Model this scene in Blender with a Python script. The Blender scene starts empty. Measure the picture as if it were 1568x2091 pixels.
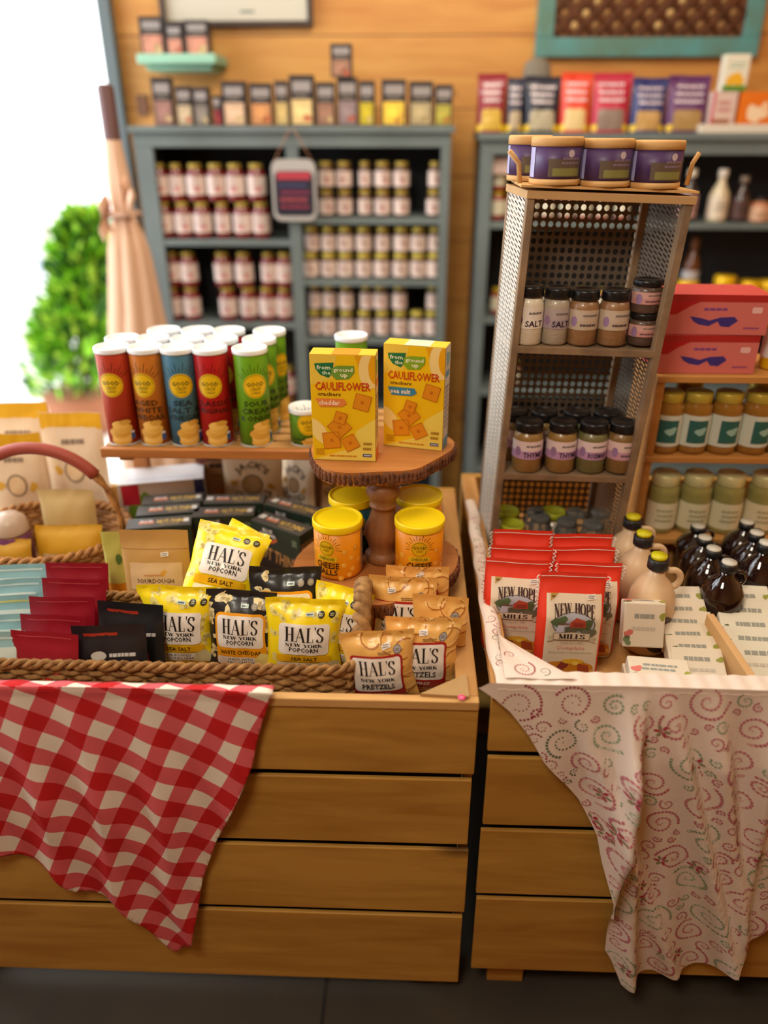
import bpy, bmesh, math, random
from math import sin, cos, pi, radians, sqrt
from mathutils import Vector, Matrix, noise
S = bpy.context.scene
C = S.collection
RND = random.Random(7)

# ---------------------------------------------------------------- camera, world, light, exposure
CAM_H, PITCH, YAW, FPX = 1.62, radians(26.6), radians(1.9), 1570.0
FW = Vector((-sin(YAW)*cos(PITCH), cos(YAW)*cos(PITCH), -sin(PITCH)))
RT = Vector((cos(YAW), sin(YAW), 0))
UP = RT.cross(FW)
cd = bpy.data.cameras.new('camera'); cam = bpy.data.objects.new('camera', cd); C.objects.link(cam)
cam.location = (0, 0, CAM_H)
cam.rotation_euler = Matrix((RT, UP, -FW)).transposed().to_euler()
cd.sensor_fit = 'VERTICAL'; cd.sensor_height = 36.0; cd.lens = FPX/2091*36
cd.clip_start = 0.02
cd.dof.use_dof = True; cd.dof.focus_distance = 1.42; cd.dof.aperture_fstop = 1.0
S.camera = cam
def P(px, py, y=None, z=None, x=None):
    """point where the sight line of a photo pixel meets a plane of the room"""
    d = FW*FPX + RT*(px-784) - UP*(py-1045.5)
    t = y/d.y if y is not None else ((z-CAM_H)/d.z if z is not None else x/d.x)
    return Vector((0, 0, CAM_H)) + d*t

w = bpy.data.worlds.new('world'); S.world = w; w.use_nodes = True
bg = w.node_tree.nodes['Background']; bg.inputs[0].default_value = (0.93, 0.97, 1, 1); bg.inputs[1].default_value = 3.2
def area(name, loc, target, size, power, col, sy=None):
    l = bpy.data.lights.new(name, 'AREA'); l.energy = power; l.color = col; l.shape = 'RECTANGLE'
    l.size = size; l.size_y = sy or size
    o = bpy.data.objects.new(name, l); C.objects.link(o); o.location = loc
    o.rotation_euler = (Vector(target)-Vector(loc)).to_track_quat('-Z', 'Y').to_euler()
    return o
area('ceiling_light_front', (-0.55, -0.15, 2.7), (0.1, 1.1, 0.5), 0.6, 27, (1, .90, .74))
area('ceiling_light_back', (0.2, 1.9, 2.8), (0.1, 2.6, 1.2), 0.9, 24, (1, .87, .68))
area('ceiling_light_right', (1.5, 0.9, 2.75), (0.6, 1.5, 0.8), 0.7, 8, (1, .9, .74))
area('doorway_daylight', (-2.6, 2.2, 2.4), (0.0, 1.6, 0.9), 1.8, 42, (.86, .93, 1))
S.view_settings.view_transform = 'Standard'; S.view_settings.look = 'None'
S.view_settings.gamma = 1; S.view_settings.use_curve_mapping = False
S.view_settings.exposure = 0.0
S.cycles.max_bounces = 6; S.cycles.caustics_reflective = False; S.cycles.caustics_refractive = False

# ---------------------------------------------------------------- colour and materials
def lin(c):
    return tuple(((v/255)/12.92 if v/255 <= .04045 else ((v/255+.055)/1.055)**2.4) for v in c)
MATS = {}
def mat(name, rgb=None, rough=.6, metal=0., noise_amt=0., nscale=8., stretch=(1, 1, 1), rgb2=None, bump=0., trans=0., ior=1.45, sheen=0., coat=0., alpha=1.):
    if name in MATS: return MATS[name]
    m = bpy.data.materials.new(name); m.use_nodes = True; nt = m.node_tree; b = nt.nodes['Principled BSDF']
    b.inputs['Roughness'].default_value = rough; b.inputs['Metallic'].default_value = metal
    b.inputs['Transmission Weight'].default_value = trans; b.inputs['IOR'].default_value = ior
    b.inputs['Coat Weight'].default_value = coat; b.inputs['Alpha'].default_value = alpha
    if rgb is None:
        a = nt.nodes.new('ShaderNodeAttribute'); a.attribute_name = 'Col'
        nt.links.new(a.outputs['Color'], b.inputs['Base Color'])
    else:
        b.inputs['Base Color'].default_value = (*lin(rgb), 1)
    if noise_amt or bump:
        tc = nt.nodes.new('ShaderNodeTexCoord'); mp = nt.nodes.new('ShaderNodeMapping'); mp.inputs['Scale'].default_value = stretch
        n = nt.nodes.new('ShaderNodeTexNoise'); n.inputs['Scale'].default_value = nscale; n.inputs['Detail'].default_value = 5
        nt.links.new(tc.outputs['Object'], mp.inputs[0]); nt.links.new(mp.outputs[0], n.inputs['Vector'])
        if noise_amt and rgb is not None:
            r = nt.nodes.new('ShaderNodeValToRGB'); r.color_ramp.elements[0].position = .5-.25/max(noise_amt, .01)*.5 if noise_amt > .5 else .3
            r.color_ramp.elements[1].position = .7
            c2 = rgb2 or tuple(v*(1-noise_amt) for v in rgb)
            r.color_ramp.elements[0].color = (*lin(c2), 1); r.color_ramp.elements[1].color = (*lin(rgb), 1)
            nt.links.new(n.outputs['Fac'], r.inputs[0]); nt.links.new(r.outputs[0], b.inputs['Base Color'])
        if bump:
            bp = nt.nodes.new('ShaderNodeBump'); bp.inputs['Strength'].default_value = bump; bp.inputs['Distance'].default_value = .004
            nt.links.new(n.outputs['Fac'], bp.inputs['Height']); nt.links.new(bp.outputs[0], b.inputs['Normal'])
    MATS[name] = m
    return m
def wood(name, rgb, rgb2, along='x', scale=5., rough=.55, knots=True, plank=0., gap=(60, 30, 10)):
    """boards with grain along an axis, knots, and plank seams every `plank` metres of height"""
    if name in MATS: return MATS[name]
    m = bpy.data.materials.new(name); m.use_nodes = True; nt = m.node_tree; b = nt.nodes['Principled BSDF']; L = nt.links.new
    b.inputs['Roughness'].default_value = rough
    tc = nt.nodes.new('ShaderNodeTexCoord'); mp = nt.nodes.new('ShaderNodeMapping')
    st = {'x': (.12, 1, 1), 'y': (1, .12, 1), 'z': (1, 1, .12)}[along]; mp.inputs['Scale'].default_value = st
    L(tc.outputs['Object'], mp.inputs[0])
    n = nt.nodes.new('ShaderNodeTexNoise'); n.inputs['Scale'].default_value = scale*6; n.inputs['Detail'].default_value = 6; n.inputs['Distortion'].default_value = 1.2
    n2 = nt.nodes.new('ShaderNodeTexNoise'); n2.inputs['Scale'].default_value = scale*1.1; n2.inputs['Detail'].default_value = 2
    L(mp.outputs[0], n.inputs['Vector']); L(mp.outputs[0], n2.inputs['Vector'])
    ad = nt.nodes.new('ShaderNodeMath'); ad.operation = 'MULTIPLY_ADD'; ad.inputs[1].default_value = .5; L(n.outputs['Fac'], ad.inputs[0])
    h = nt.nodes.new('ShaderNodeMath'); h.operation = 'MULTIPLY'; h.inputs[1].default_value = .5; L(n2.outputs['Fac'], h.inputs[0]); L(h.outputs[0], ad.inputs[2])
    r = nt.nodes.new('ShaderNodeValToRGB'); r.color_ramp.elements[0].position = .36; r.color_ramp.elements[1].position = .62
    r.color_ramp.elements[0].color = (*lin(rgb2), 1); r.color_ramp.elements[1].color = (*lin(rgb), 1)
    L(ad.outputs[0], r.inputs[0]); out = r.outputs[0]
    if knots:
        v = nt.nodes.new('ShaderNodeTexVoronoi'); v.inputs['Scale'].default_value = 3.2; v.feature = 'F1'
        mp2 = nt.nodes.new('ShaderNodeMapping'); mp2.inputs['Scale'].default_value = {'x': (.6, 1, 1.5), 'y': (1, .6, 1.5), 'z': (1.5, 1, .6)}[along]
        L(tc.outputs['Object'], mp2.inputs[0]); L(mp2.outputs[0], v.inputs['Vector'])
        kr = nt.nodes.new('ShaderNodeValToRGB'); kr.color_ramp.elements[0].position = .05; kr.color_ramp.elements[1].position = .13
        kr.color_ramp.elements[0].color = (*lin(tuple(c*.45 for c in rgb2)), 1); kr.color_ramp.elements[1].color = (1, 1, 1, 1)
        L(v.outputs['Distance'], kr.inputs[0])
        mx = nt.nodes.new('ShaderNodeMixRGB'); mx.blend_type = 'MULTIPLY'; mx.inputs[0].default_value = .9
        L(out, mx.inputs[1]); L(kr.outputs[0], mx.inputs[2]); out = mx.outputs[0]
    if plank:
        sp = nt.nodes.new('ShaderNodeSeparateXYZ'); L(tc.outputs['Object'], sp.inputs[0])
        dv = nt.nodes.new('ShaderNodeMath'); dv.operation = 'DIVIDE'; dv.inputs[1].default_value = plank; L(sp.outputs['Z'], dv.inputs[0])
        fr = nt.nodes.new('ShaderNodeMath'); fr.operation = 'FRACT'; L(dv.outputs[0], fr.inputs[0])
        lt = nt.nodes.new('ShaderNodeMath'); lt.operation = 'LESS_THAN'; lt.inputs[1].default_value = .02; L(fr.outputs[0], lt.inputs[0])
        mx = nt.nodes.new('ShaderNodeMixRGB'); L(lt.outputs[0], mx.inputs[0]); L(out, mx.inputs[1]); mx.inputs[2].default_value = (*lin(gap), 1); out = mx.outputs[0]
    L(out, b.inputs['Base Color'])
    bp = nt.nodes.new('ShaderNodeBump'); bp.inputs['Strength'].default_value = .15; bp.inputs['Distance'].default_value = .003
    L(n.outputs['Fac'], bp.inputs['Height']); L(bp.outputs[0], b.inputs['Normal'])
    MATS[name] = m
    return m
PAPER = mat('printed_paper', None, .55)
FILM = mat('printed_film', None, .34, coat=.15)
CARD = mat('printed_card', None, .42)
MATTE = mat('painted_matte', None, .75)
PLASTIC = mat('coloured_plastic', None, .35)
CLOTHM = mat('printed_cloth', None, .9, bump=.2, nscale=400)
GLASS = mat('clear_glass', (240, 245, 240), .05, trans=1.0, ior=1.3)

# ---------------------------------------------------------------- mesh building
class MB:
    def __init__(s): s.v = []; s.f = []; s.c = []; s.sm = []
    def add(s, vs, fs, col=(200, 200, 200), smooth=False):
        b = len(s.v); s.v += [tuple(v) for v in vs]
        lc = lin(col) if not (isinstance(col, list)) else None
        for i, f in enumerate(fs):
            s.f.append(tuple(b+k for k in f)); s.c.append(lc if lc else lin(col[i])); s.sm.append(smooth)
        return s
    def box(s, a, b, col=(200, 200, 200), M=None):
        x0, y0, z0 = a; x1, y1, z1 = b
        vs = [Vector(p) for p in ((x0, y0, z0), (x1, y0, z0), (x1, y1, z0), (x0, y1, z0), (x0, y0, z1), (x1, y0, z1), (x1, y1, z1), (x0, y1, z1))]
        if M: vs = [M @ v for v in vs]
        return s.add(vs, [(0, 3, 2, 1), (4, 5, 6, 7), (0, 1, 5, 4), (1, 2, 6, 5), (2, 3, 7, 6), (3, 0, 4, 7)], col)
    def hexa(s, p, col=(200, 200, 200)):   # 8 corners: bottom four, top four
        return s.add(p, [(0, 3, 2, 1), (4, 5, 6, 7), (0, 1, 5, 4), (1, 2, 6, 5), (2, 3, 7, 6), (3, 0, 4, 7)], col)
    def lathe(s, prof, n=24, col=(200, 200, 200), M=None, cap=True, sx=1., sy=1.):
        vs = []; fs = []
        for r, z in prof:
            for k in range(n): vs.append(Vector((r*cos(2*pi*k/n)*sx, r*sin(2*pi*k/n)*sy, z)))
        for i in range(len(prof)-1):
            for k in range(n): fs.append((i*n+k, i*n+(k+1) % n, (i+1)*n+(k+1) % n, (i+1)*n+k))
        if cap:
            if prof[0][0] > 1e-5: fs.append(tuple(range(n-1, -1, -1)))
            if prof[-1][0] > 1e-5: fs.append(tuple((len(prof)-1)*n+k for k in range(n)))
        if M: vs = [M @ v for v in vs]
        return s.add(vs, fs, col, True)
    def tube(s, pts, r, n=8, col=(200, 200, 200), closed=False):
        pts = [Vector(p) for p in pts]; m = len(pts); vs = []; fs = []
        prev = None
        for i, p in enumerate(pts):
            a = pts[(i-1) % m] if (i or closed) else p; b = pts[(i+1) % m] if (i < m-1 or closed) else p
            t = (b-a).normalized()
            if prev is None: u = t.orthogonal().normalized()
            else:
                u = prev-t*prev.dot(t); u = u.normalized() if u.length > 1e-6 else t.orthogonal().normalized()
            prev = u; v = t.cross(u); rr = r[i] if isinstance(r, (list, tuple)) else r
            for k in range(n): vs.append(p+(u*cos(2*pi*k/n)+v*sin(2*pi*k/n))*rr)
        for i in range(m if closed else m-1):
            j = (i+1) % m
            for k in range(n): fs.append((i*n+k, i*n+(k+1) % n, j*n+(k+1) % n, j*n+k))
        if not closed: fs += [tuple(range(n-1, -1, -1)), tuple((m-1)*n+k for k in range(n))]
        return s.add(vs, fs, col, True)
    def grid(s, fn, nu, nv, col=(200, 200, 200), smooth=True, colfn=None):
        vs = [fn(i/nu, j/nv) for j in range(nv+1) for i in range(nu+1)]
        fs = [(j*(nu+1)+i, j*(nu+1)+i+1, (j+1)*(nu+1)+i+1, (j+1)*(nu+1)+i) for j in range(nv) for i in range(nu)]
        cc = [colfn((i+.5)/nu, (j+.5)/nv) for j in range(nv) for i in range(nu)] if colfn else col
        return s.add(vs, fs, cc, smooth)
    def art(s, shapes, S_, step=.006, base=.0007, lay=.0003, flat=False):
        """shapes: (verts2d, faces, colour, layer) laid on the surface S_(x, y, offset)"""
        for vs, fs, col, L in shapes:
            if not flat: vs, fs = dice(vs, fs, step)
            off = base+lay*L
            s.add([S_(x, y, off) for x, y in vs], fs, col, not flat)
        return s
    def mesh(s, name, m, bevel=0, weld=False):
        me = bpy.data.meshes.new(name); me.from_pydata(s.v, [], s.f)
        me.polygons.foreach_set('use_smooth', s.sm)
        at = me.attributes.new('Col', 'FLOAT_COLOR', 'CORNER')
        buf = []
        for p, c in zip(me.polygons, s.c): buf += [c[0], c[1], c[2], 1.0]*p.loop_total
        at.data.foreach_set('color', buf)
        me.materials.append(m); me.update()
        return me
    def build(s, name, m, parent=None, bevel=0., seg=2, loc=None, rot=None):
        me = s.mesh(name, m); o = bpy.data.objects.new(name, me); C.objects.link(o)
        if parent is not None: o.parent = parent
        if bevel:
            bv = o.modifiers.new('bevel', 'BEVEL'); bv.width = bevel; bv.segments = seg; bv.limit_method = 'ANGLE'
        if loc is not None: o.location = loc
        if rot is not None: o.rotation_euler = rot
        return o
def tag(o, label, cat, group=None):
    o['label'] = label; o['category'] = cat
    if group: o['group'] = group
    return o
def thing(name, label, cat, loc=(0, 0, 0), rot=(0, 0, 0), group=None):
    o = bpy.data.objects.new(name, None); C.objects.link(o); o.empty_display_size = .05
    o.location = loc; o.rotation_euler = rot
    return tag(o, label, cat, group)
def copy_thing(o, loc, rot=(0, 0, 0), label=None, group=None, scale=None, top=True):
    c = o.copy(); C.objects.link(c)
    if top:
        c.location = loc; c.rotation_euler = rot
        if label: c['label'] = label
        if group: c['group'] = group
        if scale: c.scale = scale
    for ch in list(o.children):
        k = ch.copy(); C.objects.link(k); k.parent = c
        for g in list(ch.children):
            q = g.copy(); C.objects.link(q); q.parent = k
    return c
def struct(o): o['kind'] = 'structure'; return o

# ---------------------------------------------------------------- flat artwork (2-D shapes later laid on surfaces)
def dice(vs, fs, step):
    xs = [v[0] for v in vs]; ys = [v[1] for v in vs]
    if max(xs)-min(xs) < step*1.3 and max(ys)-min(ys) < step*1.3: return vs, fs
    bm = bmesh.new(); bv = [bm.verts.new((v[0], v[1], 0)) for v in vs]
    for f in fs:
        try: bm.faces.new([bv[i] for i in f])
        except ValueError: pass
    for ax, lo, hi in ((0, min(xs), max(xs)), (1, min(ys), max(ys))):
        k = math.floor(lo/step)+1
        while k*step < hi:
            co = [0, 0, 0]; no = [0, 0, 0]; co[ax] = k*step; no[ax] = 1
            bmesh.ops.bisect_plane(bm, geom=bm.verts[:]+bm.edges[:]+bm.faces[:], plane_co=co, plane_no=no, dist=1e-7); k += 1
    bm.verts.index_update()
    ov = [(v.co.x, v.co.y) for v in bm.verts]; of = [tuple(v.index for v in f.verts) for f in bm.faces if f.calc_area() > 1e-12]
    bm.free()
    return ov, of
def clip(shapes, x0, y0, x1, y1):
    """cut single-polygon shapes to a rectangle"""
    out = []
    for vs, fs, col, L in shapes:
        if all(x0 <= x <= x1 and y0 <= y <= y1 for x, y in vs): out.append((vs, fs, col, L)); continue
        for f in fs:
            p = [vs[i] for i in f]
            for ax, lim, sg in ((0, x0, 1), (0, x1, -1), (1, y0, 1), (1, y1, -1)):
                q = []
                for i in range(len(p)):
                    a, b = p[i-1], p[i]; ia, ib = (a[ax]-lim)*sg >= 0, (b[ax]-lim)*sg >= 0
                    if ia != ib:
                        t = (lim-a[ax])/(b[ax]-a[ax]); q.append((a[0]+(b[0]-a[0])*t, a[1]+(b[1]-a[1])*t))
                    if ib: q.append(b)
                p = q
                if len(p) < 3: break
            if len(p) >= 3: out.append((p, [tuple(range(len(p)))], col, L))
    return out
def rect(x0, y0, x1, y1, col, L=0): return [([(x0, y0), (x1, y0), (x1, y1), (x0, y1)], [(0, 1, 2, 3)], col, L)]
def poly(pts, col, L=0): return [(list(pts), [tuple(range(len(pts)))], col, L)]
def ell(cx, cy, rx, ry, col, L=0, n=20, a0=0., rot=0.):
    p = []
    for k in range(n):
        a = 2*pi*k/n+a0; x, y = rx*cos(a), ry*sin(a); p.append((cx+x*cos(rot)-y*sin(rot), cy+x*sin(rot)+y*cos(rot)))
    return poly(p, col, L)
def blob(cx, cy, r, col, L=0, seed=0, n=14, amt=.25):
    rr = random.Random(seed); ph = [rr.uniform(0, 6.3) for _ in range(3)]
    p = []
    for k in range(n):
        a = 2*pi*k/n; q = r*(1+amt*(sin(2*a+ph[0])+sin(3*a+ph[1])*.7+sin(5*a+ph[2])*.4)); p.append((cx+q*cos(a), cy+q*sin(a)))
    return poly(p, col, L)
def rrect(x0, y0, x1, y1, r, col, L=0):
    p = []
    for cx, cy, a in ((x1-r, y1-r, 0), (x0+r, y1-r, 90), (x0+r, y0+r, 180), (x1-r, y0+r, 270)):
        for k in range(5): t = radians(a+k*22.5); p.append((cx+r*cos(t), cy+r*sin(t)))
    return poly(p, col, L)
def stroke(pts, wd, col, L=0, closed=False):
    n = len(pts); vs = []; fs = []
    for i, p in enumerate(pts):
        a = pts[i-1] if (i or closed) else p; b = pts[(i+1) % n] if (i < n-1 or closed) else p
        dx, dy = b[0]-a[0], b[1]-a[1]; l = math.hypot(dx, dy) or 1; w_ = (wd[i] if isinstance(wd, (list, tuple)) else wd)/2
        vs += [(p[0]-dy/l*w_, p[1]+dx/l*w_), (p[0]+dy/l*w_, p[1]-dx/l*w_)]
    for i in range(n if closed else n-1):
        j = (i+1) % n; fs.append((2*i, 2*i+1, 2*j+1, 2*j))
    return [(vs, fs, col, L)]
_T = {}
def _textmesh(s, bold):
    if (s, bold) not in _T:
        cu = bpy.data.curves.new('lettering', 'FONT'); cu.body = s; cu.size = 1; cu.resolution_u = 1; cu.offset = .022 if bold else 0
        cu.dimensions = '2D'; cu.fill_mode = 'FRONT'
        o = bpy.data.objects.new('lettering', cu); C.objects.link(o)
        dg = bpy.context.evaluated_depsgraph_get(); dg.update(); ev = o.evaluated_get(dg); me = ev.to_mesh()
        vs = [(v.co.x, v.co.y) for v in me.vertices]; fs = [tuple(p.vertices) for p in me.polygons]
        ev.to_mesh_clear(); bpy.data.objects.remove(o); bpy.data.curves.remove(cu)
        x0 = min(v[0] for v in vs); x1 = max(v[0] for v in vs); y0 = min(v[1] for v in vs); y1 = max(v[1] for v in vs)
        _T[(s, bold)] = ([((x-x0)/(x1-x0), (y-y0)/(y1-y0)) for x, y in vs], fs)
    return _T[(s, bold)]
def text(s, x0, y0, x1, y1, col, L=1, bold=True, rot=0., slant=0.):
    vs, fs = _textmesh(s, bold); w_, h_ = x1-x0, y1-y0; cx, cy = (x0+x1)/2, (y0+y1)/2; out = []
    for u, v in vs:
        x, y = (u-.5)*w_+slant*(v-.5)*h_, (v-.5)*h_; out.append((cx+x*cos(rot)-y*sin(rot), cy+x*sin(rot)+y*cos(rot)))
    return [(out, fs, col, L)]
def arctext(s, cx, cy, r, h, a_mid, span, col, L=1, inside=False):
    vs, fs = _textmesh(s, True); out = []
    for u, v in vs:
        if not inside: a = a_mid+span*(.5-u); q = r+v*h
        else: a = a_mid+span*(u-.5); q = r+(1-v)*h
        out.append((cx+q*cos(a), cy+q*sin(a)))
    return [(out, fs, col, L)]
# high-contrast serif capitals, unit height; each stroke is ((points), width)
TK, TN = .17, .035
def _arc(cx, cy, rx, ry, a0, a1, n=10): return [(cx+rx*cos(radians(a0+(a1-a0)*k/n)), cy+ry*sin(radians(a0+(a1-a0)*k/n))) for k in range(n+1)]
def _pen(pts, tk=TK, tn=TN):
    w_ = []
    for i in range(len(pts)):
        a = pts[max(i-1, 0)]; b = pts[min(i+1, len(pts)-1)]; dx, dy = b[0]-a[0], b[1]-a[1]; l = math.hypot(dx, dy) or 1
        w_.append(tn+(tk-tn)*(abs(dy)/l)**1.6)
    return (pts, w_)
def _ser(x, y, k=.16): return ([(x-k, y), (x+k, y)], TN*1.1)
GLY = {
 'H': (.82, [([(.2, 0), (.2, 1)], TK), ([(.64, 0), (.64, 1)], TK), ([(.2, .5), (.64, .5)], TN), _ser(.2, 0), _ser(.2, 1), _ser(.64, 0), _ser(.64, 1)]),
 'A': (.86, [([(.12, 0), (.42, 1)], TN*1.3), ([(.42, 1), (.72, 0)], TK), ([(.22, .33), (.6, .33)], TN), _ser(.12, 0, .11), _ser(.72, 0, .15)]),
 'L': (.66, [([(.2, 0), (.2, 1)], TK), ([(.1, .015), (.6, .015)], TN*1.2), ([(.6, 0), (.6, .26)], TN*1.3), _ser(.2, 1), _ser(.2, 0)]),
 "'": (.2, [([(.08, 1.05), (.1, .8)], [.12, .03])]),
 'S': (.6, [_pen([(.5, .76)]+_arc(.29, .74, .21, .25, 10, 200)[1:]+[(.3, .5), (.44, .38)]+_arc(.29, .25, .22, .25, 20, -170)), ([(.51, .7), (.51, .98)], TN), ([(.07, .02), (.07, .3)], TN)]),
 'N': (.84, [([(.17, 0), (.17, 1)], TN*1.4), ([(.17, 1), (.66, 0)], TK), ([(.66, 0), (.66, 1)], TN*1.4), _ser(.17, 0, .12), _ser(.13, 1, .12), _ser(.66, 1, .12)]),
 'E': (.68, [([(.2, 0), (.2, 1)], TK), ([(.1, .985), (.58, .985)], TN*1.2), ([(.1, .015), (.6, .015)], TN*1.2), ([(.2, .5), (.46, .5)], TN), ([(.58, 1), (.58, .77)], TN*1.3), ([(.6, 0), (.6, .25)], TN*1.3), ([(.46, .38), (.46, .62)], TN)]),
 'W': (1.1, [([(.1, 1), (.33, 0)], TK), ([(.33, 0), (.54, 1)], TN*1.3), ([(.54, 1), (.77, 0)], TK), ([(.77, 0), (.98, 1)], TN*1.3), _ser(.1, 1, .13), _ser(.54, 1, .12), _ser(.98, 1, .1)]),
 'Y': (.78, [([(.1, 1), (.4, .48)], TK), ([(.7, 1), (.4, .48)], TN*1.3), ([(.4, .5), (.4, 0)], TK), _ser(.12, 1, .13), _ser(.7, 1, .1), _ser(.4, 0)]),
 'O': (.82, [_pen(_arc(.4, .5, .31, .49, 0, 360, 20))]),
 'R': (.8, [([(.2, 0), (.2, 1)], TK), _pen([(.2, .985)]+_arc(.4, .75, .23, .235, 90, -90)+[(.2, .515)]), ([(.42, .5), (.66, 0)], TK), _ser(.2, 0), _ser(.12, 1, .1), _ser(.68, 0, .1)]),
 'K': (.84, [([(.2, 0), (.2, 1)], TK), ([(.22, .4), (.66, 1)], TN*1.3), ([(.36, .58), (.7, 0)], TK), _ser(.2, 0), _ser(.2, 1), _ser(.66, 1, .12), _ser(.7, 0, .13)]),
 'P': (.7, [([(.2, 0), (.2, 1)], TK), _pen([(.2, .985)]+_arc(.38, .73, .23, .255, 90, -90)+[(.2, .475)]), _ser(.2, 0), _ser(.12, 1, .1)]),
 'M': (1.0, [([(.15, 0), (.15, 1)], TN*1.4), ([(.17, 1), (.48, 0)], TK), ([(.48, 0), (.78, 1)], TN*1.3), ([(.8, 0), (.8, 1)], TK), _ser(.15, 0, .12), _ser(.13, 1, .1), _ser(.8, 0, .14), _ser(.82, 1, .12)]),
 'I': (.42, [([(.2, 0), (.2, 1)], TK), _ser(.2, 0), _ser(.2, 1)]),
 'C': (.76, [_pen(_arc(.4, .5, .32, .49, 40, 320, 16)), ([(.66, .68), (.66, .98)], TN)]),
 'B': (.72, [([(.2, 0), (.2, 1)], TK), _pen([(.2, .985)]+_arc(.36, .76, .2, .225, 90, -90)+[(.2, .53)]), _pen([(.2, .52)]+_arc(.38, .27, .24, .25, 90, -90)+[(.2, .02)])]),
 'G': (.8, [_pen(_arc(.4, .5, .32, .49, 45, 330, 16)), ([(.66, .42), (.66, .05)], TK*.8), _ser(.64, .42, .13)]),
 'D': (.8, [([(.2, 0), (.2, 1)], TK), _pen([(.1, .985), (.3, .985)]+_arc(.34, .5, .36, .485, 90, -90)+[(.1, .015)])]),
 'T': (.7, [([(.35, 0), (.35, 1)], TK), ([(.05, .985), (.65, .985)], TN*1.2), ([(.05, 1), (.05, .78)], TN*1.3), ([(.65, 1), (.65, .78)], TN*1.3), _ser(.35, 0)]),
 ' ': (.4, [])}
def serif(s, x0, y0, x1, y1, col, L=1, heavy=1., bend=None, rot=0.):
    tot = sum(GLY[c][0] for c in s); out = []; cur = 0.; k = (x1-x0)/tot; h_ = y1-y0; xm, ym = (x0+x1)/2, (y0+y1)/2
    for c in s:
        wd, sts = GLY[c]
        for pts, wv in sts:
            sk = [((p[0]+cur), p[1]) for p in pts]
            wv2 = [q*heavy for q in wv] if isinstance(wv, list) else wv*heavy
            for vs, fs, cc, LL in stroke(sk, wv2, col, L):
                o2 = []
                for x, y in vs:
                    X = x0+x*k; Y = y0+y*h_
                    if bend: Y = y0+y*h_*(1+bend[1]*((X-xm)/(x1-x0)*2)**2)+bend[0]*((X-xm)/(x1-x0)*2)**2
                    if rot: dx, dy = X-xm, Y-ym; X, Y = xm+dx*cos(rot)-dy*sin(rot), ym+dx*sin(rot)+dy*cos(rot)
                    o2.append((X, Y))
                out.append((o2, fs, cc, LL))
        cur += wd
    return out
def bars(x0, y0, x1, y1, n, col, L=1, seed=1):
    """rows of unreadable small print"""
    rr = random.Random(seed); out = []; h_ = (y1-y0)/n
    for i in range(n):
        x = x0+rr.uniform(0, .1)*(x1-x0)
        while x < x1-.1*(x1-x0):
            w_ = min(rr.uniform(.1, .25)*(x1-x0), x1-x); out += rect(x, y0+h_*(i+.25), x+w_*.85, y0+h_*(i+.75), col, L); x += w_
    return out

# ---------------------------------------------------------------- prototypes and ordinals
class Proto:
    def __init__(s, t): s.t = t; s.used = False
    def put(s, loc, rot=(0, 0, 0), label=None, group=None, scale=None):
        if isinstance(rot, (int, float)): rot = (0, 0, rot)
        if isinstance(scale, (int, float)): scale = (scale,)*3
        if not s.used:
            s.used = True; t = s.t; t.location = loc; t.rotation_euler = rot
            if label: t['label'] = label
            if group: t['group'] = group
            if scale: t.scale = scale
            return t
        c = copy_thing(s.t, loc, rot, label, group); c.scale = scale or (1, 1, 1)
        return c
ORD = ['first', 'second', 'third', 'fourth', 'fifth', 'sixth', 'seventh', 'eighth', 'ninth', 'tenth']

# ---------------------------------------------------------------- soft packages
def bag_surface(w_, h, t, mode='pillow', seed=0, narrow=.1, crin=.0022, slump=0.):
    o = Vector((seed*3.7, seed*1.3, seed*.7))
    def F(x, y, off=0., side=1):
        v = min(max(y/h, 0), 1); xn = max(-1, min(1, 2*x/w_)); seal = .085 if mode != 'block' else 0.
        if mode == 'pillow':
            vv = min(max((v-.04)/(1-.04-seal), 0), 1)
            T = t/2*(max(0, 1-abs(xn)**2.4))**.62*(sin(pi*vv)**.55 if 0 < vv < 1 else 0); W = 1-narrow*sin(pi*vv)**.8
        elif mode == 'pouch':
            vv = min(v/.86, 1); T = t/2*(max(0, 1-abs(xn)**3))**.5*(1-vv**2.2)**.8; W = 1-narrow*sin(pi*v)
        else:
            k = 1. if v < .62 else max(0., 1-((v-.62)/.30)**1.15) if v < .92 else 0.
            T = t/2*(max(0, 1-abs(xn)**9))**.4*k; T = T if v > .04 else T*.93; W = 1-narrow*(1-k)*0-(.05 if v < .03 else 0)
        c = noise.noise(Vector((x*38, y*38, side*9))+o)*crin+noise.noise(Vector((x*95, y*60, side*5))+o)*crin*.55
        near = math.exp(-abs(v-(1-seal))/.09)+math.exp(-v/.08)
        c += crin*.6*sin(x*260+seed*2+3*noise.noise(Vector((x*20, y*10, 0))+o))*near*(1 if mode == 'pillow' else .3)
        if mode == 'pillow' and (v > 1-seal*.75 or v < .03): c = .0012*sin(x*120+seed)+.0006*sin(y*2200)
        edge = 1-abs(xn)**8
        bend = slump*sin(pi*v)*.5
        wob = (noise.noise(Vector((0, y*22, seed*2.1)))*.028*w_) if mode == 'pillow' else noise.noise(Vector((0, y*15, seed)))*.01*w_
        yy = -side*(T+off+.0004)+bend+(c*edge if side == 1 else -c*edge*.3)*(1 if mode != 'block' else .6)
        top = noise.noise(Vector((x*12, seed*3.1, 2)))*.004*v
        return Vector((x*W+wob*abs(xn)*(1 if mode == 'pillow' else .3), yy, y*1.0+top))
    return F
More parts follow.
